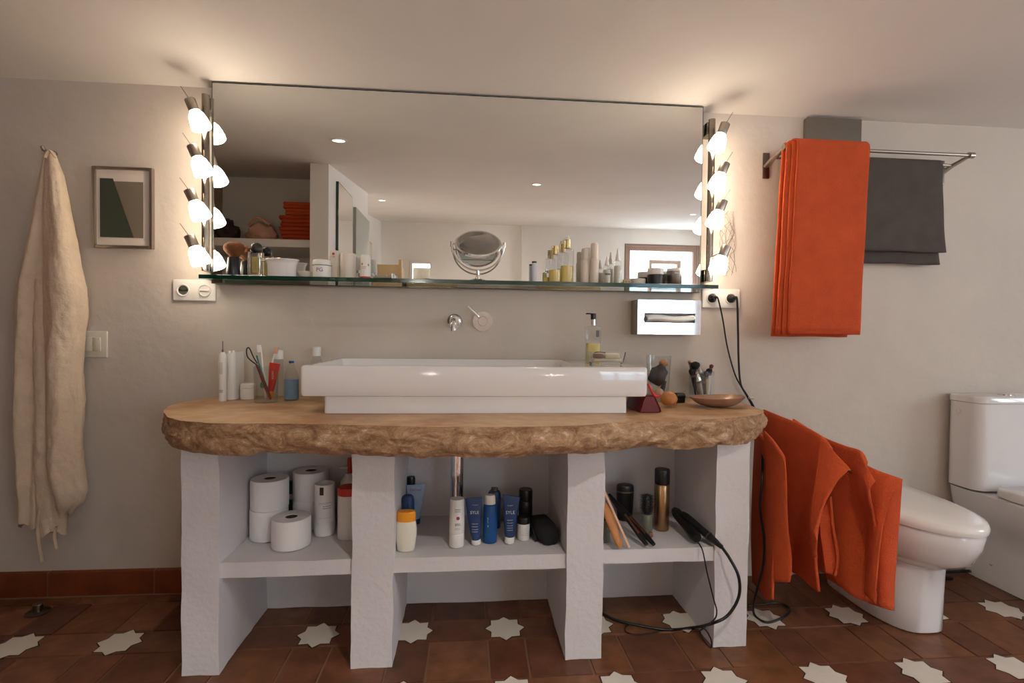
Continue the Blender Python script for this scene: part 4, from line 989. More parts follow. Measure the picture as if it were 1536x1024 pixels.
bm=B(); tube(bm,catmull([q2,at(1095,838,-.53),at(1108,865,-.545),at(1108,895,-.545),at(1092,922,-.54),at(1070,934,-.53),atz(1040,941,.012),atz(1000,944,.007),atz(960,938,.007),atz(925,930,.007),atz(900,918,.007),atz(870,905,.006)],10),.0048,8); part('power_cord',bm,'cable',t)
c0=V((xat(1053,-.49,.345),-.49,Z3+.008))
cable('power_cable','thin black cord hanging from the shelf edge to the floor',[c0+V((0,.03,.004)),at(1054,826,-.513),at(1061,860,-.52),at(1071,900,-.525),at(1075,915,-.525),at(1072,928,-.525),at(1055,942,-.53),at(1050,948,-.53),at(1060,966,-.53),at(1067,970,-.53),at(1065,955,-.53),at(1050,940,-.53),atz(1010,944,.008),atz(960,951,.006),atz(940,948,.006),atz(938,940,.006),atz(945,936,.006)],.0023,None,10)
# --- counter
K=ZC+.0008
x,y=stand(334,602,K,.014); 
t=thing('electric_toothbrush','white electric toothbrush handle with metal tip at the left end','toothbrush',(x,y,K))
h=zat(528,x,y)-K; 
bm=B(); lathe(bm,[(0,0),(.0135,0),(.0138,.004),(.0120,.02),(.0125,h*.4),(.0145,h*.8),(.0125,h*.95),(.006,h),(0,h)],(x,y,K),24); part('handle',bm,'plastic',t)
bm=B(); lathe(bm,[(0,h),(.003,h),(.003,h+.010),(.0016,h+.011),(.0016,h+.040),(0,h+.040)],(x,y,K),12); part('metal_tip',bm,'dsteel',t)
bm=B(); box(bm,(x-.006,y-.0148,K+h*.56),(x+.006,y-.010,K+h*.80),.002); part('button',bm,'ivory',t)
bm=B(); 
for z in (.18,.205,.225): box(bm,(x-.006,y-.0131,K+h*z),(x+.006,y-.0115,K+h*(z+.008)))
part('print_marks',bm,'ink',t)
x=xat(350,-.085,K); h=zat(527,x,-.085)-K
t=thing('toothbrush_charger','white curved charging box behind the electric toothbrush','charger',(x,-.085,K))
bm=B(); rg=[]
for f,s in((0,1),(.02,1.03),(.5,1.02),(.9,1.0)):
    rg.append([(px_,py_,K+h*f) for px_,py_,_ in rrect(x-.024*s,x+.024*s,-.085-.045*s,-.085+.045*s,.015,0)])
rg.append([(px_,py_,K+h*(.93+.07*((px_-x+.024)/.048))) for px_,py_,_ in rrect(x-.023,x+.023,-.129,-.041,.014,0)])
loft(bm,rg); part('body',bm,'plastic',t,45)
bm=B()
for dy in(-.02,.01): lathe(bm,[(0,0),(.006,0),(.006,.012),(.004,.014),(0,.014)],(x-.006,-.085+dy,K+h*.94),12)
part('brush_pegs',bm,'plastic',t)
x,y=stand(372,599,K,.024); y=min(y,-.06); x=xat(372,y,K); h=zat(575,x,y)-K
t=vessel('floss_box','small round white floss box left of the tumbler','box',x,y,K,.027,h,[('body','plastic',[(0,0),(.97,0),(1,.05),(1,.72),(0,.72)]),('lid','plastic',[(0,.73),(.99,.74),(1,.8),(.94,.97),(.8,1),(0,1)])])
# glass tumbler with brushes
x,y=stand(399,605,K,.038); h=zat(549,x,y)-K
TX,TY=x,y
bm=B(); lathe(bm,[(0,0),(.036,0),(.039,.004),(.042,h),(.040,h),(.037,.009),(0,.007)],(x,y,K),36); solo('glass_tumbler',bm,'tglass','clear glass tumbler holding toothbrushes and a red tube','tumbler',(x,y,K))
def stick(name,label,m,a,b,r,cat='toothbrush',head=None,mh=None,flat=.7):
    t=thing(name,label,cat,a); bm=B(); a=V(a);b=V(b)
    n=8; tube(bm,[a.lerp(b,k/n) for k in range(n+1)],[r*(.75+.35*math.sin(PI*min(1,k/n*1.3))) for k in range(n+1)],10,flat=flat); part('handle',bm,m,t)
    if head:
        d=(b-a).normalized(); bm=B(); c=b-d*.006; box(bm,(-.005,-.011,-.013),(.005,.001,.013),.001); bm.transform(d.to_track_quat('Z','Y').to_matrix().to_4x4()); bm.transform(Matrix.Translation(c+V((0,-.002,0)))); part('bristles',bm,mh,t)
    return t
bz=K+.012
stick('toothbrush','white toothbrush standing upright at the back of the tumbler','plastic',(TX-.005,TY+.012,bz),at(391,520,TY+.012),.005,head=1,mh='paper')
stick('toothbrush','white toothbrush leaning right behind the red toothpaste','plastic',(TX-.012,TY+.022,bz),at(413,522,TY+.02),.005,head=1,mh='skin')
stick('toothbrush','teal toothbrush leaning left in the tumbler','teal',(TX+.012,TY-.004,bz),at(385,533,TY+.002),.0052)
M['maroon']=mat('maroon_plastic',S(110,28,24),.35)
p_=at(385,547,TY-.01); b0=V((TX+.024,TY-.020,bz))
t=stick('toothbrush','broad maroon brush handle slanting across the tumbler','maroon',b0,p_,.0088,flat=.6)
bm=B(); tube(bm,catmull([p_,at(372,536,TY-.01),at(370,524,TY-.01),at(374,522,TY-.01),at(380,535,TY-.01),at(386,545,TY-.01)],6),.0022,8); part('wire_loop',bm,'black',t)
bm=B(); blob(bm,b0.lerp(p_,.42)+V((-.006,-.006,0)),(.008,.003,.013),.1,2,3,2); part('turquoise_patch',bm,'teal',t)
tt=sqtube('toothpaste_tube','red toothpaste tube standing in the glass tumbler',TX+.012,TY+.002,bz,.010,.038,zat(544,TX+.01,TY)-bz,.22,'red','orangecap',tilt=.14)
text(tt,'PASTA',.010,(TX+.0245,TY-.006,bz+.085),9,'whiteink',vertical=True)
x=xat(418,-.045,K); h=zat(524,x,-.045)-K
vessel('clear_tube','tall clear plastic container with white cap behind the tumbler','container',x,-.048,K,.017,h,[('body','tglass',[(0,0),(.95,0),(1,.02),(1,.80),(0,.80)]),('cap','plastic',[(0,.80),(1,.802),(1,.98),(0,1)])])
x,y=stand(437,601,K,.024); h=zat(541,x,y)-K
t=vessel('mouthwash_bottle','clear bottle with blue label and blue cap left of the basin','bottle',x,y,K,.0255,h,[('body','tglass',[(0,0),(.94,0),(1,.02),(1,.55),(.9,.66),(.5,.82),(.32,.92),(.32,.94),(0,.94)]),('label_band','bluel',[(1.01,.04),(1.015,.05),(1.015,.53),(1.01,.54)]),('cap','blue',[(0,.94),(.34,.942),(.34,1),(0,1)])])
x=xat(474,-.06,K); h=zat(520,x,-.06)-K
vessel('clear_bottle','clear bottle with transparent cap behind the left end of basin','bottle',x,-.055,K,.026,h,[('body','tglass',[(0,0),(.94,0),(1,.02),(1,.62),(.8,.72),(.55,.78),(.55,.82),(0,.82)]),('cap','plastic',[(0,.82),(.6,.822),(.62,.99),(.5,1),(0,1)])])
# basin rim
R_=ZS+.0006
x,y=xat(889,-.15,R_),-.15; h=zat(470,x,y)-R_
t=thing('soap_dispenser','pump bottle of pale yellow soap on the basin rim','soap dispenser',(x,y,R_))
H_=zat(489,x,y)-R_
def rb(w,d,r,z): return rrect(x-w,x+w,y-d,y+d,r,R_+z)
bm=B(); loft(bm,[rb(.026,.020,.008,0),rb(.0275,.0215,.009,.002),rb(.0275,.0215,.009,H_-.004),rb(.024,.018,.008,H_),rb(.009,.009,.0088,H_+.001),rb(.009,.009,.0088,H_+.006)]); part('bottle',bm,'tglass',t)
bm=B(); loft(bm,[rb(.025,.019,.007,.003),rb(.025,.019,.007,H_*.52)]); part('liquid_soap',bm,'yellow',t)
bm=B(); box(bm,(x+.006,y-.0222,R_+H_*.70),(x+.018,y-.0215,R_+H_*.88)); part('small_label',bm,'ink',t)
bm=B(); lathe(bm,[(0,H_+.004),(.0095,H_+.004),(.0095,H_+.026),(.0,H_+.026)],(x,y,R_),20); part('collar',bm,'chrome',t)
bm=B(); lathe(bm,[(0,H_+.026),(.010,H_+.026),(.010,h),(0,h)],(x,y,R_),20); tube(bm,[(x,y,R_+h-.002),(x-.028,y-.008,R_+h-.001),(x-.030,y-.009,R_+h-.003)],.0025,8); part('pump_head',bm,'black',t)
x,y=xat(909,-.26,R_),-.26; w=wat(27,x,y); h=zat(527,x,y)-R_
t=thing('soap_dish','clear glass soap dish on the right of the basin rim','soap dish',(x,y,R_))
bm=B(); loft(bm,[rrect(x-w*.86,x+w*.86,y-.028,y+.028,.006,R_),rrect(x-w,x+w,y-.036,y+.036,.008,R_+h),rrect(x-w+.003,x+w-.003,y-.033,y+.033,.007,R_+h),rrect(x-w*.86+.002,x+w*.86-.002,y-.026,y+.026,.005,R_+.006)]); part('dish',bm,'glass',t)
bm=B(); box(bm,(x-.008,y-.018,R_+.019),(x+.046,y+.018,R_+.038),.006,seg=3); box(bm,(x-.05,y-.02,R_+.010),(x+.05,y+.02,R_+.0185),.002); solo('soap_bar',bm,'cream_soap','cream bar of soap lying in the glass dish','soap',(x+.02,y,R_+.01))
bm=B(); box(bm,(x-.052,y-.018,R_+.019),(x-.012,y+.018,R_+.036),.006,seg=3); solo('soap_bar',bm,'brownsoap','brown bar of soap at the left of the glass dish','soap',(x-.03,y,R_+.019))
bm=B(); tube(bm,catmull([(x-.046,y-.005,R_+.0395),(x-.03,y-.012,R_+.042),(x-.005,y-.006,R_+.0395)],5),.0018,8); solo('hair_clip',bm,'black','thin dark hair clip resting on the brown soap','clip',(x-.03,y,R_+.039))
# glass vase with make-up
x,y=stand(985,603,K,.035); y=min(y,-.085); x=xat(987,y,K); h=zat(533,x,y)-K
VX,VY=x,y
bm=B(); lathe(bm,[(0,0),(.036,0),(.038,.004),(.048,h),(.0462,h),(.036,.012),(0,.010)],(x,y,K),40); solo('glass_vase',bm,'tglass','large flared glass filled with make-up right of the basin','glass',(x,y,K))
bm=B(); blob(bm,(VX-.004,VY-.004,K+.098),(.033,.018,.046),.25,2,4); bm.transform(Matrix.Translation(V((VX,VY,K+.098)))@Matrix.Rotation(.5,4,'Y')@Matrix.Translation(-V((VX,VY,K+.098)))); solo('powder_brush',bm,'black','glossy black brush head inside the flared glass','brush',(VX,VY,K+.05))
bm=B(); blob(bm,(VX+.022,VY+.006,K+h*.83),(.018,.015,.013),.1,2,6); solo('orange_sponge',bm,'wood','orange-tan sponge at the top of the flared glass','sponge',(VX+.02,VY,K+.1))
bm=B(); blob(bm,(VX-.002,VY-.012,K+.034),(.019,.015,.018),.1,2,8); solo('powder_puff',bm,'skin','pink powder puff low in the flared glass','puff',(VX,VY,K+.015))
bm=B(); tube(bm,[(VX+.014,VY+.006,K+.018),(VX+.028,VY+.010,K+.078)],[.009,.009],14); solo('make_up_tube',bm,'black','black make-up tube standing at right inside the flared glass','make-up',(VX,VY,K+.018))
bm=B(); tube(bm,[(VX-.018,VY+.014,K+.016),(VX-.032,VY+.012,K+.11)],[.006,.007],12); solo('make_up_tube',bm,'beige','pale make-up tube leaning left inside the flared glass','make-up',(VX-.02,VY,K+.018))
# red pouch: triangular end facing the viewer
y0_=-.43; y1_=-.27
t=thing('leather_pouch','dark red leather pouch with triangular end beside the basin foot','pouch',(.60,-.38,K))
bm=B(); e0=at(961,619,y0_); e1=at(991,621,y0_); zt=zat(593,.6,y0_)
xa_,xb_=e0.x,e1.x; xm=(xa_+xb_)/2-.003
def tri(y,s,zt_): 
    P_=[(xa_-.002*s,K+.002),(xa_+.006,K),(xm,K),(xb_-.006,K),(xb_+.002*s,K+.003),(xb_-.001,K+.014),(xm+.022,K+zt_*.75),(xm+.016,K+zt_),(xm-.012,K+zt_),(xm-.020,K+zt_*.75),(xa_+.004,K+.014)]
    return [((px_-xm)*s+xm,y,z) for px_,z in P_]
zt_=zt-K
loft(bm,[tri(y0_+.004,.9,zt_*.93),tri(y0_,1,zt_*.96),tri(y0_+.002,1.04,zt_),tri(y1_,1.04,zt_*.9),tri(y1_+.01,.8,zt_*.8)]); part('pouch_body',bm,'dred',t,40)
bm=B(); tube(bm,catmull([at(972,575,y0_-.002),at(977,585,y0_-.004),at(983,594,y0_-.004),at(991,592,y0_-.003)],6),.0042,8); part('zip_flap',bm,'pred',t)
x,y=stand(1003,611,K,.024); x=xat(1003,y,K)
t=thing('wooden_figurine','small round orange-brown wooden bird figurine beside the red pouch','figurine',(x,y,K))
bm=B(); blob(bm,(x,y,K+.028),(.030,.026,.028),.08,1.5,2,3); part('body',bm,'wood',t,60)
bm=B(); blob(bm,(x+.013,y-.016,K+.018),(.006,.007,.014),.1,2,5,2); part('beak',bm,'brownsoap',t,60)
bm=B(); x_=xat(1019,-.19,K); box(bm,(x_-.017,-.205,K),(x_+.017,-.175,K+.036),.003); box(bm,(x_-.012,-.206,K+.02),(x_+.018,-.174,K+.032),.002); solo('compact_case',bm,'black','small black square compact behind the wooden figurine','compact',(x_,-.19,K))
# make-up brushes in clear cup
x=xat(1052,-.055,K); y=-.055; h=zat(556,x,y)-K
BX=x
t=thing('brush_cup','clear acrylic cup holding make-up brushes near the wall','cup',(x,y,K))
bm=B(); loft(bm,[rrect(x-.042,x+.042,y-.030,y+.030,.004,K),rrect(x-.042,x+.042,y-.030,y+.030,.004,K+h),rrect(x-.040,x+.040,y-.028,y+.028,.003,K+h),rrect(x-.040,x+.040,y-.028,y+.028,.003,K+.004)]); part('cup',bm,'tglass',t)
def mb(label,dx,dy,tx,ty,r,mh,mf,hr,hl):
    r*=1.3; hr*=1.25
    a=V((BX+dx,y+dy,K+.008)); b=at(tx,ty,y+dy); t=thing('make_up_brush',label,'brush',a)
    d=(b-a).normalized(); L=(b-a).length; bm=B(); tube(bm,[a,a+d*(L-hl*1.3)],[r*.7,r],10); part('handle',bm,mh,t)
    bm=B(); tube(bm,[a+d*(L-hl*1.35),a+d*(L-hl)],[r*1.1,r*1.25],10); part('ferrule',bm,'dsteel',t)
    bm=B(); tube(bm,[b-d*hl,b-d*hl*.6,b-d*hl*.25,b-d*.001],[r*1.2,hr,hr*.95,hr*.35],12); part('brush_head',bm,mf,t,60)
mb('make-up brush with copper handle leaning left in the cup',-.018,.010,1034,540,.004,'copper','copper',.006,.012)
mb('make-up brush with large fluffy black head in the cup',-.012,-.008,1042,542,.006,'copper','blackm',.0155,.032)
mb('make-up brush with silver head in the middle of the cup',.0,.012,1050,552,.006,'chrome','steel',.010,.03)
mb('thick black make-up brush in the middle of the cup',.004,-.010,1052,560,.010,'black','blackm',.011,.03)
mb('make-up brush with dark red tip leaning right in the cup',.014,.012,1068,546,.004,'black','maroon',.007,.018)
mb('make-up brush with pale handle and black ferrule at right of cup',.020,-.008,1059,556,.005,'pale_wood','blackm',.008,.024)
mb('make-up brush with flat black head at the front left of cup',-.026,-.012,1037,552,.006,'black','blackm',.010,.028)
mb('make-up brush with shiny steel handle in front of the thick black brush',-.006,-.018,1046,560,.008,'steel','chrome',.008,.03)
mb('make-up brush with white handle and black head at the far right of cup',.030,.004,1064,552,.006,'plastic','blackm',.010,.022)
# shell dish
x,y=stand(1076,613,K,.03); y=min(y+.02,-.24); x=xat(1076,y,K); w=wat(42,x,y); h=zat(592,x,y+.05)-K
bm=B(); lathe(bm,[(0,.0),(w*.35,.001),(w*.62,.007),(w*.84,.018),(w*.97,.031),(w,.035),(w*.97,.037),(w*.88,.031),(w*.6,.013),(w*.3,.006),(0,.005)],(x,y,K),48,sy=.62)
for v in bm.verts: v.co.z+=.004*max(0,(v.co.x-x)/w)*(v.co.z-K)/.03
solo('shell_dish',bm,'bronze','shallow oval bronze-coloured shell dish at the right end','dish',(x,y,K),smooth=60)
bm=B(); p=at(1126,606,-.09); box(bm,(p.x-.010,-.10,K),(p.x+.010,-.085,K+.010),.003); solo('cable_clip',bm,'steel','small grey clip near the cable at the back right corner','clip',(p.x,-.09,K))
# --- glass shelf things
G=GT+.0003
def sh(px,y=-.1): return xat(px,y,G),y
def shh(top,x,y): return zat(top,x,y)-G
x,y=sh(350,-.105)
t=thing('kabuki_brush','round brown kabuki brush on black conical foot at shelf left','brush',(x,y,G)); h=shh(386,x,y); h2=shh(362,x,y)
bm=B(); lathe(bm,[(0,0),(.0245,0),(.025,.002),(.019,h-.002),(.018,h),(0,h)],(x,y,G),28); part('foot',bm,'black',t)
bm=B(); lathe(bm,[(.015,h),(.018,h+.006),(.029,h+.016),(.036,h+.028),(.037,h+.036),(.033,h2-.012),(.022,h2-.003),(0,h2)],(x+.003,y,G),28,sy=.8); wobble(bm,.0012,160,2,lambda c:c.z>G+h); part('bristles',bm,'bristle',t,60)
x,y=sh(384,-.095); h=shh(378,x,y); h2=shh(364,x,y)
t=thing('perfume_bottle','square clear perfume bottle with black domed cap','perfume',(x,y,G))
bm=B(); box(bm,(x-.0245,y-.016,G),(x+.0245,y+.016,G+h),.004,seg=3); part('bottle',bm,'glass',t)
bm=B(); box(bm,(x-.012,y-.008,G+.012),(x+.012,y+.008,G+h-.018),.003); part('inner_fill',bm,'yellow',t)
bm=B(); blob(bm,(x+.001,y,G+h+.013),(.0225,.019,.022),.12,1.6,3,3); part('cap',bm,'black',t,60)
x,y=sh(423,-.1); w=wat(24,x,y); h=shh(389,x,y)
t=thing('ceramic_pot','white ceramic oval pot with lug handles on the glass shelf','pot',(x,y,G))
bm=B(); lathe(bm,[(0,0),(w*.82,0),(w*.86,.004),(w*.88,h*.7),(w*.98,h*.93),(w*1.04,h*.96),(w*1.02,h),(w*.9,h*.97),(w*.8,h*.7),(w*.78,.006),(0,.006)],(x,y,G),44,sy=.6)
part('pot_body',bm,'ceramic',t,50)
bm=B(); box(bm,(x-w*1.25,y-.014,G+h*.86),(x-w*.94,y+.014,G+h*.96),.003); part('handle',bm,'ceramic',t)
bm=B()
rnd=random.Random(9)
for k in range(9):
    a=V((x+rnd.uniform(-.045,.045),y+rnd.uniform(-.012,.012),G+h*.92+k*.0007)); b=a+V((rnd.uniform(-.05,.05),rnd.uniform(-.015,.015),rnd.uniform(-.002,.006))); b.x=max(x-w*.9,min(x+w*.9,b.x)); tube(bm,[a,b],.0022,6)
solo('hair_ties',bm,'copper','copper-brown hair pins piled in the white ceramic pot','hair pins',(x,y,G+h*.85))
x,y=sh(458,-.085); w=wat(11,x,y)
vessel('small_bowl','small pale green glass bowl between pot and white jar','bowl',x,y,G,w,.024,[('bowl','ivory',[(0,0),(.6,0),(.8,.3),(1,.85),(1,1),(.9,.95),(.6,.3),(0,.2)])])
x,y=sh(483,-.105); h=shh(390,x,y); r=wat(13.5,x,y)
t=vessel('cream_jar','round white cream jar with purple lettering','jar',x,y,G,r,h,[('body','plastic',[(0,0),(.88,0),(.94,.03),(1,.66),(0,.66)]),('lid','plastic',[(0,.68),(1.0,.69),(1.02,.72),(1.0,.92),(.9,.99),(0,1)])])
text(t,'PG',.020,(x,y,G+h*.40),r*.97,'purple',hoff=.0012)
bm=B(); lathe(bm,[(r*1.005,h*.66),(r*1.02,h*.67),(r*1.02,h*.69),(r*1.0,h*.70)],(x,y,G),32); part('green_line',bm,'greenp',t)
x,y=sh(501,-.075); h=shh(376,x,y)
t=thing('lotion_bottle','flat white bottle with small red mark behind the cream jar','bottle',(x,y,G))
bm=B(); loft(bm,[rrect(x-.017,x+.017,y-.009,y+.009,.006,G),rrect(x-.018,x+.018,y-.01,y+.01,.007,G+.003),rrect(x-.018,x+.018,y-.01,y+.01,.007,G+h*.86),rrect(x-.016,x+.015,y-.009,y+.009,.006,G+h)]); part('body',bm,'beige',t,50)
bm=B(); lathe(bm,[(.005,0),(.005,.001),(0,.0015)],(x,y-.0102,G+h*.88),16,rot=r90); part('red_mark',bm,'redink',t)
strokes(t,(x,y+.06,G),.0705,[(h*.78,.002),(h*.74,.0015)],a0=-.15,a1=.15,seed=3)
x,y=sh(522,-.1); h=shh(380,x,y); r=wat(11.2,x,y)
vessel('white_canister','plain white cylindrical canister between two white bottles','canister',x,y,G,r,h,[('body','beige',[(0,0),(.97,0),(1,.015),(1,.93),(.97,.985),(0,1)])])
x,y=sh(536,-.075); vessel('small_vial','tiny clear glass vial behind the plain white canister','vial',x+.004,y,G,.008,.034,[('body','glass',[(0,0),(.95,0),(1,.05),(1,.7),(0,.7)]),('cap','steel',[(0,.7),(.7,.71),(.7,1),(0,1)])])
x,y=sh(548,-.115); h=shh(382,x,y); r=wat(8,x,y)
t=vessel('deodorant','white deodorant standing on its red cap','deodorant',x,y,G,r,h,[('red_base','red',[(0,0),(.96,0),(1,.02),(1,.07),(0,.07)]),('body','plastic',[(0,.072),(1,.075),(1,.5),(.92,.9),(.75,.985),(0,1)])])
bm=B(); lathe(bm,[(.0045,0),(.0045,.001),(0,.0012)],(x-.007,y-r*.90,G+h*.58),14,rot=r90); lathe(bm,[(.0045,0),(.0045,.001),(0,.0012)],(x+.012,y-r*.75,G+h*.55),14,rot=r90); part('round_emblem',bm,'gold',t)
strokes(t,(x,y,G),r*1.02,[(h*.46,.002),(h*.40,.0015)],m='redink',a0=-.5,a1=.3,seed=6)
x,y=sh(575,-.09); t=thing('glass_tray','low clear glass tray beside the white and red deodorant','tray',(x,y,G))
bm=B(); w=.040; loft(bm,[rrect(x-w,x+w,y-.025,y+.025,.004,G),rrect(x-w,x+w,y-.026,y+.026,.004,G+.022),rrect(x-w+.003,x+w-.003,y-.023,y+.023,.003,G+.022),rrect(x-w+.003,x+w-.003,y-.022,y+.022,.003,G+.004)]); part('tray',bm,'glass',t)
bm=B(); box(bm,(x-w+.005,y-.018,G+.0045),(x+w-.006,y+.018,G+.009),.001); part('lining',bm,'ivory',t)
x,y=sh(641,-.085)
bm=B(); lathe(bm,[(0,0),(.020,0),(.021,.002),(.018,.006),(0,.008)],(x,y,G),24); solo('small_dish',bm,'dsteel','small flat dark dish left of the vanity mirror','dish',(x,y,G))
# round vanity mirror
x,y=xat(717,-.121,1.33),-.117
zc_=zat(366,x,-.121)
t=thing('vanity_mirror','round chrome tilting vanity mirror on a stand','mirror',(x,y,G))
bm=B(); lathe(bm,[(0,0),(.030,0),(.031,.002),(.024,.005),(.008,.008),(.0065,.012),(.0065,.02),(.0085,.022),(.0085,.026),(.006,.028),(.006,zc_-G-.098),(0,zc_-G-.098)],(x,y,G),32); part('foot',bm,'chrome',t)
bm=B(); RR=.100; pts=[(x+RR*math.sin(a),y-.003,zc_-RR*math.cos(a)*1.0) for a in [math.radians(-88+176*k/30) for k in range(31)]]
tube(bm,pts,.0032,10)
for sgn in(-1,1): tube(bm,[(x+sgn*RR,y-.003,zc_-.012),(x+sgn*RR,y-.003,zc_+.008)],.0055,12); tube(bm,[(x+sgn*RR,y-.003,zc_),(x+sgn*.089,y-.003,zc_)],.004,10)
part('yoke',bm,'chrome',t)
rt=Matrix.Rotation(math.radians(90-48),3,'X')
bm=B(); c_=V((x,y-.003,zc_)); rd=.089
lathe(bm,[(rd-.008,.006),(rd-.004,.008),(rd,.004),(rd,-.004),(rd-.004,-.008),(rd-.008,-.006),(rd-.010,-.005),(rd-.010,.005),(rd-.008,.006)],c_,56,rot=rt); fr=part('rim',bm,'chrome',t)
bm=B(); lathe(bm,[(0,.0045),(rd-.009,.0045),(rd-.009,-.0045),(0,-.0045)],c_,56,rot=rt); part('mirror_disc',bm,'mirror',t,20)
# right-hand bottles
x,y=sh(801,-.095); h=shh(392,x,y)
vessel('lip_balm','slim silver-white tube with dark cap right of the vanity mirror','tube',x,y,G,.0095,h,[('body','silverp',[(0,0),(.95,0),(1,.02),(1,.92),(0,.92)]),('cap','black',[(0,.92),(1,.922),(1,1),(0,1)])])
def perf(px,y,wpx,base,top,gold,shoulder,liq,label,clearcap=False,sq=False,grp=None,name='perfume_bottle'):
    x=xat(px,y,G); r=wat(wpx/2,x,y); hs_=shh(shoulder,x,y); hg=shh(gold,x,y); ht=shh(top,x,y); hl=shh(liq,x,y)
    t=thing(name,label,'perfume',(x,y,G),grp)
    bm=B()
    lathe(bm,[(0,0),(r*.96,0),(r,.003),(r,hs_-.008),(r*.9,hs_-.002),(r*.4,hs_),(r*.38,hs_+.002),(0,hs_+.002)],(x,y,G),28,sy=.85); part('bottle',bm,'tglass',t)
    bm=B(); lathe(bm,[(0,.003),(r*.9,.003),(r*.9,hl),(0,hl)],(x,y,G),24,sy=.82); part('perfume_fill',bm,'oil',t)
    bm=B(); lathe(bm,[(0,hs_+.002),(r*.5,hs_+.002),(r*.5,hg),(0,hg)],(x,y,G),20); part('gold_collar',bm,'brass',t)
    if ht>hg+.004: bm=B(); lathe(bm,[(0,hg),(r*.42,hg),(r*.42,ht-.004),(r*.3,ht),(0,ht)],(x,y,G),20); part('clear_cap',bm,'plastic',t)
perf(832,-.105,19,0,368,369,382,405,'clear bottle with gold cap and little yellow liquid, left of two')
perf(850,-.10,20,0,354,360,373,399,'taller clear bottle with gold collar and half golden oil, right of two')
x=xat(821,-.08,G); vessel('small_vial','small clear vial of yellow oil left of the gold-capped bottles','vial',x-.002,-.075,G,.010,.055,[('body','oil',[(0,0),(.95,0),(1,.04),(1,.4),(0,.4)]),('neck','glass',[(0,.4),(1,.41),(1,.8),(.5,.9),(.5,1),(0,1)])])  # modelled in place of the gold-capped bottle's mirror reflection
def lot(px,y,wpx,top,capf,label):
    x=xat(px,y,G); r=wat(wpx/2,x,y); h=shh(top,x,y)
    vessel('lotion_bottle',label,'bottle',x,y,G,r,h,[('body','beige',[(0,0),(.95,0),(1,.01),(1,capf-.04),(.9,capf),(0,capf)]),('cap','beige',[(0,capf+.004),(.84,capf+.005),(.84,.97),(.76,1),(0,1)])])
lot(877,-.095,12.5,373,.68,'cream lotion bottle, the shorter of the slim pair')
lot(891,-.105,13.5,365,.62,'cream lotion bottle, the taller of the slim pair')
def drop(px,y,wpx,top,label,txt=None):
    x=xat(px,y,G); r=wat(wpx/2,x,y); h=shh(top,x,y)
    t=vessel('serum_bottle',label,'bottle',x,y,G,r,h,[('body','tglass',[(0,0),(.95,0),(1,.03),(1,.55),(.85,.64),(0,.64)]),('serum','ivory',[(0,.02),(.88,.02),(.88,.5),(0,.5)]),('dropper_cap','plastic',[(0,.64),(.62,.65),(.5,.78),(.3,.86),(.18,.98),(0,1)])])
    if txt: strokes(t,(x,y,G),r*1.02,[(h*.30,.007)],m='navy',a0=-.7,a1=.7,seed=2)
drop(910,-.105,12,384,'short ribbed serum bottle with dark lettering and dropper tip',True)
drop(926,-.10,12,372,'tall serum bottle with white dropper tip')
x,y=sh(940,-.1); t=thing('small_box','tiny yellowish box between serum bottle and flat tin','box',(x,y,G)); bm=B(); box(bm,(x-.014,y-.012,G),(x+.014,y+.012,G+.018),.001); part('carton',bm,'pale_wood',t)
bm=B(); 
for d in(-.006,.006): box(bm,(x+d-.003,y-.0126,G+.006),(x+d+.003,y-.0118,G+.012))
part('print_marks',bm,'brownp',t)
x,y=sh(957,-.095); r=wat(12,x,y); vessel('flat_tin','low round pale green tin left of the black jar','tin',x-.003,y,G,r,.022,[('base','ivory',[(0,0),(.96,0),(1,.05),(1,.5),(0,.5)]),('lid','ivory',[(0,.5),(1.02,.52),(1.02,.95),(.97,1),(0,1)])])
x,y=sh(983,-.11); r=wat(12,x,y); h=shh(403,x,y); vessel('cream_jar','black cream jar with white lid on the glass shelf','jar',x,y,G,r,h,[('body','black',[(0,0),(.95,0),(1,.03),(1,.6),(0,.6)]),('lid','plastic',[(0,.6),(1,.62),(1,.95),(.95,1),(0,1)])])
x,y=sh(1011,-.105); r=wat(11,x,y); h=shh(403,x,y); t=vessel('cream_jar','grey cream jar with white lid at the right end','jar',x,y,G,r,h,[('body','dsteel',[(0,0),(.95,0),(1,.03),(1,.82),(0,.82)]),('lid','plastic',[(0,.82),(1,.83),(1,.96),(.95,1),(0,1)])])
strokes(t,(x,y,G),r*1.02,[(h*.66,.004)],m='whiteink',a0=-.3,a1=.4,seed=7)
# small floor thing at left
p=atz(57,918,.001)
t=thing('door_stop','small dark round door stop on the tiles at left','door stop',p); bm=B(); lathe(bm,[(0,0),(.036,0),(.037,.003),(.03,.006),(0,.007)],p,28); part('base',bm,'dsteel',t)
bm=B(); lathe(bm,[(0,.006),(.015,.006),(.015,.03),(.013,.032),(0,.032)],p,20); part('post',bm,'dsteel',t)
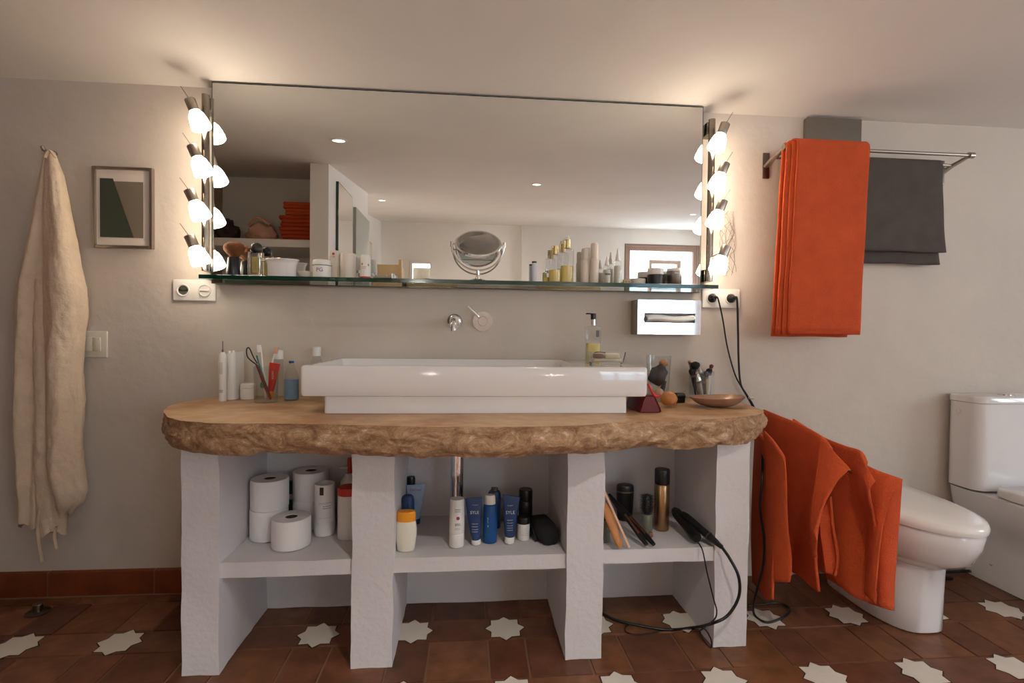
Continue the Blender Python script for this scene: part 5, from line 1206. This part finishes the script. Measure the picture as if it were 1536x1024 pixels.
# dry twig-like wire on the wall right of the lamps
bm=B(); rnd=random.Random(11); q=at(1088,316,-.012)
for k in range(9):
    pts=[]; 
    for j in range(9):
        f=j/8; pts.append(at(1089+9*math.sin(f*5+k)+rnd.uniform(-3,3)+f*4,318+f*92+rnd.uniform(-4,4),-.010-.004*rnd.random()))
    tube(bm,catmull(pts,4),.0009,5)
solo('wire_tangle',bm,'dsteel','thin tangled wire hanging on the wall right of the lamps','wire',q)
#PART2-END
# ------------------------------------------------------------------ camera, light, view
cam=bpy.data.cameras.new('camera'); co=bpy.data.objects.new('camera',cam); C.objects.link(co)
cam.sensor_width=36; cam.lens=F/1536*36; cam.clip_start=.02
m=Matrix((RT.normalized(),UP.normalized(),-FW.normalized())).transposed().to_4x4(); m.translation=V((0,-CAM_D,CAM_H)); co.matrix_world=m
sc.camera=co
w=bpy.data.worlds.new('sky'); sc.world=w; w.use_nodes=True; bg=w.node_tree.nodes['Background']
bg.inputs['Color'].default_value=(.80,.90,1,1); bg.inputs['Strength'].default_value=10
def portal(c,sx,sy,rot):
    l=bpy.data.lights.new('window_portal','AREA'); l.shape='RECTANGLE'; l.size=sx; l.size_y=sy; l.cycles.is_portal=True
    o=bpy.data.objects.new('window_portal',l); C.objects.link(o); o.location=c; o.rotation_euler=rot
portal(((FX0+FX1)/2,YF-.22,(FZ0+FZ1)/2),FX1-FX0,FZ1-FZ0,(PI/2,0,0))
portal((XR+.2,(VY0+VY1)/2,(VZ0+VZ1)/2),VZ1-VZ0,VY1-VY0,(0,PI/2,0))
portal((XR+.2,(WY0+WY1)/2,(WZ0+WZ1)/2),WZ1-WZ0,WY1-WY0,(0,PI/2,0))
for o in [o for o in C.objects if o.name.startswith('ceiling_downlight')]:
    l=bpy.data.lights.new('downlight_lamp','SPOT'); l.energy=(420 if o.location.y<-2.5 else 90) if o.location.y<-1 else 10; l.color=(1,.93,.84); l.spot_size=2.0; l.spot_blend=.7; l.shadow_soft_size=.03
    q=bpy.data.objects.new('downlight_lamp',l); C.objects.link(q); q.parent=o; q.location=(0,0,-.015)
sc.view_settings.view_transform='Standard'; sc.view_settings.look='None'; sc.view_settings.gamma=1; sc.view_settings.use_curve_mapping=False
sc.view_settings.exposure=-.12
try: sc.cycles.use_denoising=True; sc.cycles.max_bounces=10; sc.cycles.transmission_bounces=8; sc.cycles.transparent_max_bounces=8; sc.cycles.sample_clamp_indirect=4
except Exception: pass
